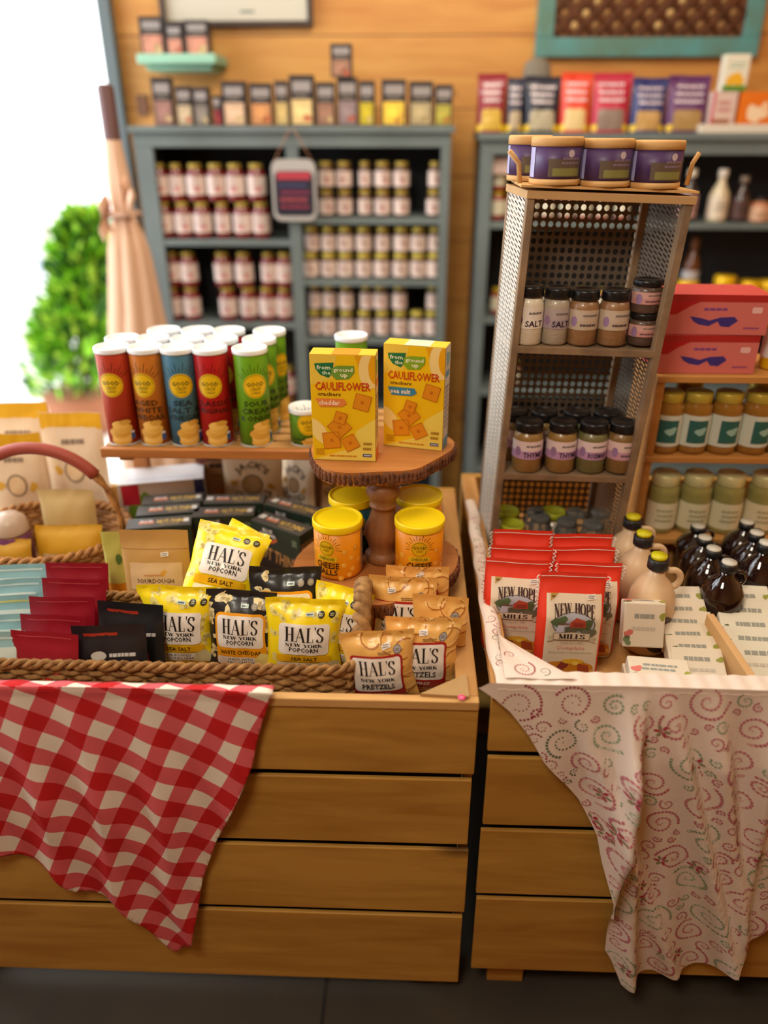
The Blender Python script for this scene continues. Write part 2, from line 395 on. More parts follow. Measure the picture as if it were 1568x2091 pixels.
def make_bag(name, label, cat, w_, h, t, colour, body_art, label_art, mode='pillow', seed=0, narrow=.1, crin=.0022, m=FILM, loc=(0, 0, 0), rot=(0, 0, 0), group=None, sticker=None, nu=26, nv=34, colfn=None, side_col=None, step=.0055, back=None):
    T = thing(name, label, cat, loc, rot, group); F = bag_surface(w_, h, t, mode, seed, narrow, crin)
    b = MB(); cf = (lambda u, v: colfn(u, v)) if colfn else None
    b.grid(lambda u, v: F((u-.5)*w_, v*h), nu, nv, colour, True, cf)
    b.grid(lambda u, v: F((.5-u)*w_, v*h, 0, -1), max(6, nu//2), max(8, nv//2), back or side_col or colour, True)
    if body_art: b.art(clip(body_art, -w_*.495, 0, w_*.495, h*.995), lambda x, y, o: F(x, y, o), step)
    b.build('bag_body', m, T)
    if label_art: MB().art(clip(label_art, -w_*.49, 0, w_*.49, h*.99), lambda x, y, o: F(x, y, o), step, base=.0016).build('printed_label', m, T)
    if sticker:
        x, y, a = sticker; q = MB(); q.art(ell(x, y, .011, .006, (236, 226, 214), 0, 4, pi/4, a)+[s_ for s_ in bars(x-.006, y-.003, x+.006, y+.003, 2, (120, 110, 110))], lambda x_, y_, o: F(x_, y_, o), step, base=.0030)
        q.build('price_sticker', PAPER, T)['label'] = 'small white price sticker'
    return T
WH, BK = (238, 230, 220), (38, 34, 34)
def hals_art(w_, h, kind, seed):
    rr = random.Random(seed); body = []; lab = []
    X = lambda u: u*w_; Y = lambda v: v*h
    if kind in ('yellow', 'black'):
        for i in range(26):
            u, v = rr.uniform(-.46, .46), rr.uniform(.03, .93)
            if -.34 < u < .36 and .1 < v < .74: continue
            c = (228, 214, 120) if kind == 'yellow' else (226, 206, 150)
            r = rr.uniform(.006, .010)
            body += blob(X(u), Y(v), r, c, 0, seed*31+i, 12, .3)
            body += blob(X(u)+.002, Y(v)-.001, r*.45, (190, 170, 90) if kind == 'yellow' else (170, 150, 100), 1, seed*17+i, 8, .2)
        for u in (.22, .36): body += ell(X(u), Y(.84), .0065, .0065, (40, 42, 30) if kind == 'yellow' else (150, 140, 130), 2, 16)+bars(X(u)-.004, Y(.84)-.003, X(u)+.004, Y(.84)+.003, 2, (210, 205, 160), 3, 5)
        body += rect(X(.02), Y(.82), X(.13), Y(.86), (205, 222, 205), 2)+bars(X(.03), Y(.825), X(.12), Y(.855), 1, (60, 90, 120), 3, 7)
        if kind == 'yellow': flav, band = 'SEA SALT', (232, 176, 20)
        else:
            flav, band = 'WHITE CHEDDAR', (240, 160, 20)
            lab += rrect(X(-.36), Y(.08), X(.39), Y(.76), .012, (240, 160, 25), 0)
        lab += rrect(X(-.33), Y(.345), X(.36), Y(.73), .008, WH, 1)
        lab += rect(X(-.36 if kind == 'yellow' else -.35), Y(.235), X(.38), Y(.33), band, 1)+text(flav, X(-.16 if kind == 'yellow' else -.3), Y(.255), X(.2 if kind == 'yellow' else .32), Y(.31), (60, 40, 10), 2)
        lab += rrect(X(-.35), Y(.1), X(.37), Y(.22), .004, WH, 1)
        l1, l2 = ('AIR-POPPED', 'GLUTEN FREE') if kind == 'yellow' else ('MADE WITH', 'REAL CHEESE')
        lab += text(l1, X(-.18), Y(.17), X(.18), Y(.205), (80, 76, 70), 2, False)+text(l2, X(-.2), Y(.12), X(.2), Y(.155), (80, 76, 70), 2, False)
        lab += blob(X(.34), Y(.16), .017, (206, 196, 150) if kind == 'yellow' else (232, 216, 130), 3, seed, 14, .22)
        word, y0 = 'POPCORN', .385
    else:
        red = (168, 26, 30)
        for u, v, r in ((.36, .8, .017), (.2, .9, .02), (.44, .52, .016), (.4, .33, .017), (-.1, .95, .015), (.46, .12, .016)):
            a0 = rr.uniform(0, 6); pts = [(X(u)+r*cos(a0+k*.45)*1.1, Y(v)+r*sin(a0+k*.45)) for k in range(12)]
            body += stroke(pts, .008, (236, 190, 112), 0)+stroke([(x+.002, y-.003) for x, y in pts], .0022, (176, 104, 40), 1)
        body += ell(X(.27), Y(.80), .0075, .0075, (120, 116, 120), 3, 18)+ell(X(.27), Y(.80), .0058, .0058, (176, 172, 172), 4, 18)+bars(X(.27)-.004, Y(.8)-.003, X(.27)+.004, Y(.8)+.003, 2, (90, 86, 90), 5, 3)
        body += bars(X(-.02), Y(.755), X(.2), Y(.79), 2, (120, 80, 50), 2, 6)
        lab += rrect(X(-.42), Y(.03), X(.34), Y(.745), .008, red, 0)+rrect(X(-.39), Y(.25), X(.31), Y(.72), .006, WH, 1)
        lab += text('MINIS', X(-.1), Y(.16), X(.12), Y(.215), (240, 220, 215), 2)+bars(X(-.3), Y(.06), X(.25), Y(.11), 1, (230, 200, 195), 2, 8)
        word, y0 = 'PRETZELS', .29
    cx = .015 if kind != 'pretzel' else -.04
    lab += serif("HAL'S", X(cx-.27), Y(.52 if kind != 'pretzel' else .505), X(cx+.27), Y(.69 if kind != 'pretzel' else .68), BK, 3)
    lab += serif('NEW YORK', X(cx-.26), Y(.457 if kind != 'pretzel' else .415), X(cx+.26), Y(.497 if kind != 'pretzel' else .46), BK, 3, 1.3)
    if kind != 'pretzel': lab += text(word, X(cx-.2), Y(y0), X(cx+.2), Y(y0+.06), BK, 3)
    else: lab += text(word, X(cx-.24), Y(y0), X(cx+.24), Y(y0+.085), BK, 3)
    return body, lab

# ---------------------------------------------------------------- cartons
def carton(name, label, cat, w_, d, h, col, front=None, top=None, right=None, left=None, loc=(0, 0, 0), rot=(0, 0, 0), group=None, m=CARD, bevel=.0012, flap=True, faces=None, part='carton'):
    T = thing(name, label, cat, loc, rot, group); b = MB()
    fc = faces or {}; base = [fc.get('bottom', col), fc.get('top', col), fc.get('front', col), fc.get('right', col), fc.get('back', col), fc.get('left', col)]
    b.box((-w_/2, -d/2, 0), (w_/2, d/2, h), base)
    b.build(part, m, T, bevel)
    q = MB()
    if front: q.art(clip(front, -w_/2+.0006, .0006, w_/2-.0006, h-.0006), lambda x, y, o: (x, -d/2-o, y), flat=True, base=.0004, lay=.00022)
    if top: q.art(top, lambda x, y, o: (x, y, h+o), flat=True, base=.0004, lay=.00022)
    if right: q.art(right, lambda x, y, o: (w_/2+o, x, y), flat=True, base=.0004, lay=.00022)
    if left: q.art(left, lambda x, y, o: (-w_/2-o, -x, y), flat=True, base=.0004, lay=.00022)
    if q.v: q.build('printed_design', m, T)
    return T
# ---------------------------------------------------------------- round containers
def cylmap(r, z0=0., taper=0.):
    def f(x, y, o):
        rr = r+o+taper*y; a = x/r
        return (rr*sin(a), -rr*cos(a), z0+y)
    return f
def shelf_jar(name, cat, r, h, content, label_col, lid, seed, lab=(.22, .72), shoulder=.8, lid_r=.82, lid_h=.13, art=None, n=18, body_m=None, label='glass jar', lidm=None, wrap=2.2):
    T = thing(name, label, cat); b = MB()
    b.lathe([(r*.86, 0), (r*.97, h*.02), (r, h*.07), (r, h*shoulder*.9), (r*.95, h*shoulder), (r*lid_r*.92, h*(1-lid_h)), (r*lid_r*.9, h*(1-lid_h*.6))], n, content)
    b.build('glass_body', body_m or mat('jar_gloss', None, .12, coat=.6), T)
    if label_col:
        q = MB(); R_ = r*1.006+.0003; a = wrap
        sh = rect(-a*R_, h*lab[0], a*R_, h*lab[1], label_col, 0)+(art(R_, h) if art else [])
        q.art(sh, cylmap(R_), .008 if r < .05 else .012, base=.0003, lay=.0003).build('paper_label', PAPER, T)
    l = MB(); lr = r*lid_r
    l.lathe([(lr*.98, h*(1-lid_h)), (lr, h*(1-lid_h)+.001), (lr, h-.002), (lr*.95, h), (0, h)], n, lid)
    l.build('lid', lidm or mat('lid_metal', None, .35, metal=.3), T)
    return T
def snack_can(name, label, r, h, col, flavour, loc=(0, 0, 0), rot=0., seed=1, rim=(235, 240, 245), chips=True, smear=False, group=None, sun_y=.66, short=False):
    T = thing(name, label, 'can', loc, (0, 0, rot), group); b = MB()
    b.lathe([(r, 0), (r, h-.006), (r*.99, h-.004)], 40, col); b.lathe([(r*1.02, 0), (r*1.02, .003), (r, .004)], 40, (190, 185, 175), cap=False); sh = []
    sy = h*sun_y; sr = r*.74
    for k in range(-5, 6):
        a = pi/2+k*.2; L = sr*(1.5+.35*(k % 2)); sh += stroke([(sr*1.12*cos(a), sy+sr*1.12*sin(a)), (L*cos(a), sy+L*sin(a))], .0011, tuple(c*.35 for c in col), 0)
    sh += ell(0, sy, sr, sr, (232, 190, 20), 1, 30)+stroke([(sr*.9*cos(k*.22), sy+sr*.9*sin(k*.22)) for k in range(29)], .0008, (60, 60, 30), 2)
    sh += text('GOOD', -sr*.72, sy-sr*.02, sr*.72, sy+sr*.34, (50, 60, 30), 2)+text('CRISP', -sr*.45, sy-sr*.38, sr*.45, sy-sr*.1, (50, 60, 30), 2, False)+text('COMPANY', -sr*.4, sy-sr*.66, sr*.4, sy-sr*.46, (50, 60, 30), 2, False)
    dk = tuple(c*.3 for c in col)
    n = len(flavour); y = sy-sr*1.25; lh = h*.07 if not short else h*.1
    for f in flavour:
        wv = min(r*1.12, len(f)*r*.2)
        sh += text(f, -wv, y-lh*.86, wv, y, dk, 2); y -= lh*1.12
    if chips:
        for i, (cx, cy, rx, ry) in enumerate(((.15, .04, .62, .05), (.22, .085, .66, .06), (.1, .13, .66, .06), (.3, .175, .6, .055), (.2, .215, .5, .045), (.5, .24, .35, .03))):
            if short: cy *= .8
            sh += ell(cx*r, cy*h+.004, rx*r, ry*h, [(226, 178, 84), (236, 192, 100), (214, 164, 70)][i % 3], 3+i, 18)
        sh += rect(r*.75, h*.07, r*1.0, h*.13, (60, 90, 150), 9)+rect(r*.76, h*.135, r*.98, h*.16, (225, 225, 220), 9)
    b.art(sh, cylmap(r), .006, base=.0003, lay=.00016)
    b.build('can_body', CARD, T)
    l = MB(); l.lathe([(r*1.05, h-.006), (r*1.06, h-.004), (r*1.06, h+.003), (r*1.03, h+.005), (r*.96, h+.005), (r*.93, h+.002), (0, h+.002)], 40, rim)
    l.build('lid', mat('soft_plastic_lid', None, .4), T)
    return T

# ================================================================ the setting
PINE = wood('pine_boards', (214, 158, 82), (190, 124, 54), 'x', 3., .5, True, .24, (120, 66, 24))
CRW = wood('crate_wood', (200, 152, 68), (168, 118, 44), 'x', 4., .6)
CRWY = wood('crate_wood_side', (196, 146, 84), (168, 116, 58), 'y', 4., .6)
RIM = wood('sawn_pine', (214, 168, 104), (188, 138, 78), 'x', 4., .65, False)
BLUEGREY = mat('blue_grey_paint', (112, 124, 124), .55, noise_amt=.12, nscale=5)
DARKBACK = mat('dark_back_panel', (30, 34, 40), .7)
fl = MB().box((-1.9, -1.6, -.05), (2.2, 3.4, 0)); FLM = mat('dark_concrete', (60, 52, 40), .8, noise_amt=.3, nscale=3, bump=.2)
struct(fl.build('floor', FLM))
struct(MB().box((-.16, .9, .0002), (-.153, 3.3, .0012)).build('trim_1', mat('floor_joint', (30, 26, 22), .9)))
HX = P(245, 120, y=3.32).x
struct(MB().box((HX, 3.32, 0), (2.4, 3.42, 3.0)).build('wall_back', PINE))
struct(MB().box((HX-.045, 3.27, 0), (HX, 3.45, 3.0)).build('trim_2', mat('grey_door_trim', (96, 108, 112), .6)))
struct(MB().box((2.2, -1.6, 0), (2.3, 3.4, 3.0)).build('wall_right', PINE))
struct(MB().box((-1.9, -1.7, 0), (2.3, -1.6, 3.0)).build('wall_front', PINE))
struct(MB().box((-2.0, -1.7, 0), (-1.9, .7, 3.0)).build('wall_left', PINE))
struct(MB().box((-2.0, -1.7, 3.0), (2.4, 3.45, 3.1)).build('ceiling', mat('white_ceiling', (205, 190, 160), .8)))
PAVE = MB().box((-9, -2, -.12), (-1.9, 14, -.02)).box((-1.9, 3.45, -.12), (6, 14, -.02)); struct(PAVE.build('ground_outside', mat('pale_paving', (226, 224, 216), .8)))

# ================================================================ tables made of slatted crates
def slat_crate(name, label, x0, x1, y0, y1, ztop, gaps, zlow, deck, extra=None):
    T = thing(name, label, 'display table', ((x0+x1)/2, (y0+y1)/2, 0)); ox, oy = (x0+x1)/2, (y0+y1)/2
    def B(nm, a, b, m, bev=.002): return MB().box((a[0]-ox, a[1]-oy, a[2]), (b[0]-ox, b[1]-oy, b[2])).build(nm, m, T, bev)
    zs = [ztop-.018]+gaps+[zlow]
    for i in range(len(zs)-1):
        hi = zs[i]-(.0075 if i else 0); lo = zs[i+1]+(.0075 if i < len(zs)-2 else 0)
        B('slat', (x0+.002*(i % 2), y0+.002, lo), (x1-.003*(i % 2), y0+.011, hi), CRW)
        B('side_slat', (x1-.018, y0+.02, lo), (x1-.001, y1-.02, hi), CRWY)
    B('rim', (x0, y0-.002, ztop-.018), (x1, y0+.015, ztop), RIM)
    B('side_rim', (x1-.036, y0+.0152, ztop-.02), (x1, y1-.02, ztop), CRWY)
    B('side_rim', (x0, y0+.0152, ztop-.02), (x0+.036, y1-.02, ztop), CRWY)
    B('back_board', (x0, y1-.02, .05), (x1, y1, ztop+.0), CRW)
    B('gap_shade_panel', (x0+.02, y0+.0185, .06), (x1-.02, y0+.03, ztop-.03), mat('painted_gap_shade', (40, 26, 14), .9))  # dark sheet added behind the slats, paints the shade in their gaps
    B('deck', (x0+.02, y0+.032, deck-.02), (x1-.02, y1-.021, deck), CRWY)
    for lx in (x0+.04, x1-.115):
        for ly in (y0+.022, y1-.11): B('leg', (lx, ly, 0), (lx+.075, ly+.075, zlow+.03), CRW)
    return T
DK = .70
t = slat_crate('slatted_table', 'left pine slat table holding the snack baskets, under the red checked cloth', -1.0, .124, .995, 1.835, .775, [.604, .429, .241], .028, DK)
ox, oy = (-1.0+.124)/2, (.995+1.835)/2
a, b, c_ = P(858, 1421, z=.776), P(958, 1427, z=.776), P(952, 1380, z=.776)
m_ = MB(); vs = [(p.x-ox, p.y-oy+(.034 if p.y < 1.02 else 0)*0, .7755) for p in (a, b, c_)]+[(p.x-ox, p.y-oy, .781) for p in (a, b, c_)]
m_.add(vs, [(0, 2, 1), (3, 4, 5), (0, 1, 4, 3), (1, 2, 5, 4), (2, 0, 3, 5)]).build('corner_brace', mat('plywood', (186, 148, 96), .7, noise_amt=.1), t)
p = P(943, 1423, z=.7835); st = MB(); st.lathe([(.0065, 0), (.0065, .0008), (0, .0009)], 20, (240, 80, 130)); st.v = [(v[0]+p.x-ox, v[1]+p.y-oy, v[2]+.7822) for v in st.v]
st.art(bars(-.003, -.002, .003, .002, 1, (250, 170, 190), 0, 2), lambda x, y, o: (x+p.x-ox, y+p.y-oy, .7828+o), flat=True); st.build('pink_sticker', PAPER, t)['label'] = 'round bright pink price sticker'
slat_crate('slatted_table', 'long pine slat display table on the right, under the white cloth with swirls', .144, 1.3, .999, 1.88, .797, [.655, .478, .292], .07, DK)

# ---------------------------------------------------------------- cloths
def hang_outline(pts, ytab):
    return [(P(px, py, y=ytab).x, P(px, py, y=ytab).z) for px, py in pts]
def inside(x, z, pl):
    r = False; n = len(pl)
    for i in range(n):
        x1, z1 = pl[i]; x2, z2 = pl[(i+1) % n]
        if (z1 > z) != (z2 > z) and x < (x2-x1)*(z-z1)/(z2-z1)+x1: r = not r
    return r
def cloth_patch(outline, fold, topz, over, n=.007):
    """triangulated patch inside the outline, folded out of the plane, wrapping over the table edge at the top"""
    bm = bmesh.new(); vv = [bm.verts.new((x, 0, z)) for x, z in outline]; bm.faces.new(vv)
    xs = [p[0] for p in outline]; zs = [p[1] for p in outline]
    for ax, lo, hi in ((0, min(xs), max(xs)), (2, min(zs), max(zs))):
        k = math.floor(lo/n)+1
        while k*n < hi:
            co = [0, 0, 0]; no = [0, 0, 0]; co[ax] = k*n; no[ax] = 1
            bmesh.ops.bisect_plane(bm, geom=bm.verts[:]+bm.edges[:]+bm.faces[:], plane_co=co, plane_no=no, dist=1e-6); k += 1
    uv = bm.loops.layers.uv.new('UVMap')
    for f in bm.faces:
        f.smooth = True
        for l in f.loops: l[uv].uv = (l.vert.co.x, l.vert.co.z)
    for v in bm.verts: v.co = fold(v.co.x, v.co.z, 0)
    return bm
# gingham
GY = .988
gout = hang_outline([(-40, 1396), (150, 1398), (300, 1401), (430, 1404), (556, 1411), (552, 1424), (538, 1470), (520, 1555), (470, 1650), (442, 1712), (418, 1790), (410, 1850), (396, 1905), (362, 1936), (348, 1928), (300, 1880), (240, 1828), (165, 1810), (140, 1790), (100, 1756), (40, 1738), (-40, 1722)], GY)
def gfold(x, z, off):
    d = max(0., .787-z); A = .020*min(1, d/.25)
    ph = (x-.17*d+.03*sin(7*z)+.02*sin(x*11))/.125
    f = .5+.5*sin(2*pi*ph); f = f**1.5
    ph2 = (x-.35*d+.02*sin(x*17))/.08; g = .5+.5*sin(2*pi*ph2+1)
    y = GY-.004-A*f-A*.22*g-off
    if d < .006: y = GY-.006-A*f+.0
    return Vector((x+.003*sin(2*pi*ph+1)*min(1, d/.1), y, z+0*cos(2*pi*(x)/.2)*min(1, d/.3)))
bm = cloth_patch(gout, gfold, .787, None)
# the strip lying over the rim
uvl = bm.loops.layers.uv.active
topx = [gout[0][0]+(gout[4][0]-gout[0][0])*k/60 for k in range(61)]
rows = []
for j, (yy, zz) in enumerate(((GY-.004, .785), (GY-.002, .7885), (GY+.006, .790), (GY+.012, .7895), (GY+.020, .787))):
    rows.append([bm.verts.new((x+.0, yy-.002*sin(x*60)*(j < 2), zz+.0018*max(0, sin(x*75)))) for x in topx])
for j in range(len(rows)-1):
    for k in range(60):
        f = bm.faces.new((rows[j][k], rows[j][k+1], rows[j+1][k+1], rows[j+1][k])); f.smooth = True
        for l, (a_, b_) in zip(f.loops, ((k, j), (k+1, j), (k+1, j+1), (k, j+1))): l[uvl].uv = (topx[a_], .785+.011*b_)
bmesh.ops.recalc_face_normals(bm, faces=bm.faces[:])
me = bpy.data.meshes.new('checked_cloth'); bm.to_mesh(me); bm.free()
gm = bpy.data.materials.new('gingham'); gm.use_nodes = True; nt = gm.node_tree; B_ = nt.nodes['Principled BSDF']; B_.inputs['Roughness'].default_value = .9
uvn = nt.nodes.new('ShaderNodeUVMap'); uvn.uv_map = 'UVMap'; mp = nt.nodes.new('ShaderNodeMapping'); mp.vector_type = 'POINT'
mp.inputs['Rotation'].default_value = (0, 0, radians(27)); mp.inputs['Scale'].default_value = (1/.069,)*3; nt.links.new(uvn.outputs[0], mp.inputs[0])
sp = nt.nodes.new('ShaderNodeSeparateXYZ'); nt.links.new(mp.outputs[0], sp.inputs[0]); acc = []
for ch in 'XY':
    fr = nt.nodes.new('ShaderNodeMath'); fr.operation = 'FRACT'; nt.links.new(sp.outputs[ch], fr.inputs[0])
    l_ = nt.nodes.new('ShaderNodeMath'); l_.operation = 'LESS_THAN'; l_.inputs[1].default_value = .5; nt.links.new(fr.outputs[0], l_.inputs[0]); acc.append(l_)
ad = nt.nodes.new('ShaderNodeMath'); nt.links.new(acc[0].outputs[0], ad.inputs[0]); nt.links.new(acc[1].outputs[0], ad.inputs[1])
hf = nt.nodes.new('ShaderNodeMath'); hf.operation = 'MULTIPLY'; hf.inputs[1].default_value = .5; nt.links.new(ad.outputs[0], hf.inputs[0])
cr = nt.nodes.new('ShaderNodeValToRGB'); cr.color_ramp.interpolation = 'CONSTANT'
cr.color_ramp.elements[0].color = (*lin((232, 220, 204)), 1); cr.color_ramp.elements[1].position = .4; cr.color_ramp.elements[1].color = (*lin((214, 92, 98)), 1)
e = cr.color_ramp.elements.new(.9); e.color = (*lin((190, 14, 18)), 1)
nt.links.new(hf.outputs[0], cr.inputs[0]); nt.links.new(cr.outputs[0], B_.inputs['Base Color'])
me.materials.append(gm); gc = bpy.data.objects.new('checked_cloth', me); C.objects.link(gc)
sd = gc.modifiers.new('solid', 'SOLIDIFY'); sd.thickness = .0012; sd.offset = 1
tag(gc, 'red and white checked cloth hanging in a point over the left table front', 'tablecloth')

# swirl cloth
SY = .99
sout = hang_outline([(975, 1384), (1000, 1392), (1050, 1394), (1120, 1396), (1300, 1399), (1610, 1409), (1610, 1868), (1568, 1882), (1500, 1930), (1440, 1955), (1400, 1968), (1330, 1975), (1262, 1986), (1245, 1950), (1234, 1935), (1240, 1850), (1238, 1790), (1222, 1735), (1215, 1692), (1180, 1628), (1150, 1590), (1110, 1548), (1080, 1500), (1040, 1450), (1010, 1424), (976, 1402)], SY)
sout[0] = (sout[0][0], .808)
fx0 = P(1275, 1650, y=SY).x
def sfold(x, z, off):
    d = max(0., .81-z); A = .036*min(1, d/.14)
    s_ = (x-fx0)
    y = -A*1.3*math.exp(-((s_+.004)/(.030 if s_ < -.004 else .007))**2)
    for k, (x0_, sl, w_) in enumerate(((.36, .18, .017), (.425, .42, .02), (.50, .33, .022), (.60, .1, .02), (.27, .5, .02))):
        u = x-(x0_+sl*d*.8); y -= A*(.9-.1*k)*math.exp(-(u/(w_*1.3 if u < 0 else w_*.5))**2)
    y -= A*.3*(.5+.5*sin(x*70+z*14))
    return Vector((x, SY-.003+y-off, z))
bm = cloth_patch(sout, sfold, .81, None)
bm.verts.ensure_lookup_table(); bm.faces.ensure_lookup_table()
sv = [tuple(v.co) for v in bm.verts]; bm.verts.index_update(); sf = [tuple(v.index for v in f.verts) for f in bm.faces]; bm.free()
CLW = (228, 210, 196); k = MB(); k.add(sv, sf, CLW, True)
ZT = .799
# over the front rim
k.grid(lambda u, v: Vector((.150+u*(sout[5][0]-.150), SY-.004+v*.05, .8085-.0*u+.0022*sin(v*pi)+.001*sin(u*90))), 90, 4, CLW)
# folded length along the left rim, narrow towards the back
def rimfn(u, v):
    y = 1.0+v*.70; wd = .032-.006*v; a = u*pi
    return Vector((.158-wd/2*cos(a)+.002*sin(v*30)+(.012*math.exp(-v*9)), y, .7985+.009*sin(a)+.0015*sin(v*40+u*3)-(.02*max(0, -cos(a)-.8) if v > .05 else 0)))
k.grid(rimfn, 8, 90, CLW)
# corner web between front and side
c1 = P(1180, 1394, z=.812)
k.grid(lambda u, v: Vector((.165+u*(c1.x-.165)*(1-v), SY+.02+v*.14, .8135-.012*v*u+.001*sin(u*9+v*4))), 20, 10, CLW)
def spiral(cx, cz, r, turns, col, cw=1, a0=0., dot=.0021, tail=.0):
    out = []; s = 0.; a = .8
    while a < turns*2*pi:
        q = r*a/(turns*2*pi); x = cx+q*cos(a0+cw*a); y = cz+q*sin(a0+cw*a)
        out += ell(x, y, dot*(.45+.75*a/(turns*2*pi)), dot*(.45+.75*a/(turns*2*pi)), col, 0, 6); a += max(.12, dot*2.7/max(q, .002))
    if tail:
        for j in range(1, int(tail/(dot*2.6))):
            L_ = j*dot*2.6; x += -dot*2.6*sin(a0+cw*a-.9*cw*j*.12)*cw; y += dot*2.6*cos(a0+cw*a-.9*cw*j*.12)*cw
            out += ell(x, y, dot, dot, col, 0, 6)
    return out
RD, GR = (158, 40, 62), (70, 96, 58)
rr = random.Random(11); shp = []
base_sp = [(1058, 1437, 52, 2.1, RD, 1), (1015, 1478, 10, 1.2, RD, -1), (1097, 1452, 14, 1.5, RD, 1)]
pts_used = []
def free(x, z, r):
    for a_, b_, q in pts_used:
        if math.hypot(x-a_, z-b_) < (r+q)*.93: return False
    return True
for (px, py, rp, tn, cl, cw) in base_sp:
    q = P(px, py, y=SY); r = rp/1250; pts_used.append((q.x, q.z, r)); shp += spiral(q.x, q.z, r, tn, cl, cw, 1, .0023)
for rad, nn in ((.034, 260), (.024, 600), (.015, 1500), (.009, 1800)):
    for _ in range(nn):
        x = rr.uniform(.15, .68); z = rr.uniform(.08, .80); r = rad*rr.uniform(.85, 1.15)
        if inside(x, z, sout) and free(x, z, r):
            pts_used.append((x, z, r))
            g = rr.random() < .22
            tn_ = 2.1 if r > .02 else 1.5; cw_ = rr.choice((-1, 1)); a0_ = rr.uniform(0, 6)
            if x > .30:
                sp_ = [(x+r*.94*(k_/30)*cos(a0_+cw_*tn_*2*pi*k_/30), z+r*.94*(k_/30)*sin(a0_+cw_*tn_*2*pi*k_/30)) for k_ in range(4, 31)]
                shp += stroke(sp_, .0042 if r > .02 else .003, (196, 196, 176) if g else (214, 164, 160), -1)
            shp += spiral(x, z, r*.94, tn_, ((132, 148, 116) if g else (182, 96, 108)) if x > .30 else (GR if g else RD), cw_, a0_, .0023 if r > .02 else .0018)
for _ in range(26):      # flowers
    x = rr.uniform(.2, .66); z = rr.uniform(.12, .76)
    if inside(x, z, sout):
        for j in range(6): shp += ell(x+.008*cos(j*1.05), z+.008*sin(j*1.05), .0055, .0028, (176, 60, 78) if j % 2 else (140, 130, 90), 1, 8, 0, j*1.05)
ok = []
for vs_, fs_, c2, L_ in shp:
    kf = [f for f in fs_ if all(inside(vs_[i][0], vs_[i][1], sout) for i in f)]
    if kf: ok.append((vs_, kf, c2, L_))
k.art(ok, lambda x, z, o: sfold(x, z, o), .5, base=.0007)
# dotted spirals on the rim strip and corner web
def ontop(x, y, o):
    """height of the cloth along the left rim"""
    v = (y-1.0)/.70; wd = .032-.006*v; cx = .158+.002*sin(v*30)+.012*math.exp(-v*9); cc = max(-1, min(1, (cx-x)/(wd/2)))
    a_ = math.acos(cc); return Vector((x, y, .7985+.009*sin(a_)+.0015*sin(v*40+a_/pi*3)+o))
s2 = []
y = 1.03
while y < 1.62:
    r = rr.uniform(.007, .012); s2 += [q for q in spiral(.162+rr.uniform(-.006, .008)+(.008*math.exp(-(y-1)*9)), y, r, 1.7, GR if rr.random() < .3 else RD, rr.choice((-1, 1)), rr.uniform(0, 6), .0009)]; y += r*1.9
k.art([q for q in s2 if all(.148 < a_ < .176 for a_, b_ in q[0])], ontop, .5, base=.0005)
web = spiral(.198, 1.036, .021, 2.1, RD, 1, .5, .0017)+spiral(.232, 1.03, .011, 1.6, GR, -1, 2, .001)+spiral(.18, 1.075, .010, 1.6, RD, 1, 0, .001)
def webz(x, y, o):
    v = (y-SY-.02)/.14; u = (x-.165)/max(1e-3, (c1.x-.165)*(1-v)); return Vector((x, y, .8135-.012*v*u+.001*sin(u*9+v*4)+o))
k.art([q for q in web if all(0 <= (b_-SY-.02)/.14 < .95 and 0 < (a_-.165)/((c1.x-.165)*(1-(b_-SY-.02)/.14)) < 1 for a_, b_ in q[0])], webz, .5, base=.0006)
sc_ = k.build('swirl_cloth', CLOTHM); tag(sc_, 'white cloth printed with dotted red and green swirls, draped over the right table', 'tablecloth')

# ================================================================ woven seagrass basket along the front
ROPE = mat('seagrass', (176, 132, 78), .85, noise_amt=.45, nscale=60, rgb2=(112, 74, 36), bump=.5)
WICK = mat('wicker', (190, 134, 72), .75, noise_amt=.4, nscale=70, rgb2=(126, 78, 34), bump=.4)
def rounded_loop(x0, x1, y0, y1, r, n):
    """points evenly spaced round a rounded rectangle"""
    segs = []; per = 2*(x1-x0-2*r)+2*(y1-y0-2*r)+2*pi*r; out = []
    for i in range(n):
        s = per*i/n; L1 = x1-x0-2*r; L2 = y1-y0-2*r; q = pi*r/2
        for kind, L in (('b', L1), ('c1', q), ('r', L2), ('c2', q), ('t', L1), ('c3', q), ('l', L2), ('c4', q)):
            if s <= L: break
            s -= L
        if kind == 'b': p, nn = (x0+r+s, y0), (0, -1)
        elif kind == 'r': p, nn = (x1, y0+r+s), (1, 0)
        elif kind == 't': p, nn = (x1-r-s, y1), (0, 1)
        elif kind == 'l': p, nn = (x0, y1-r-s), (-1, 0)
        else:
            k_ = {'c1': (x1-r, y0+r, -90), 'c2': (x1-r, y1-r, 0), 'c3': (x0+r, y1-r, 90), 'c4': (x0+r, y0+r, 180)}[kind]
            a = radians(k_[2]+90*s/q); p, nn = (k_[0]+r*cos(a), k_[1]+r*sin(a)), (cos(a), sin(a))
        out.append((p, nn))
    return out
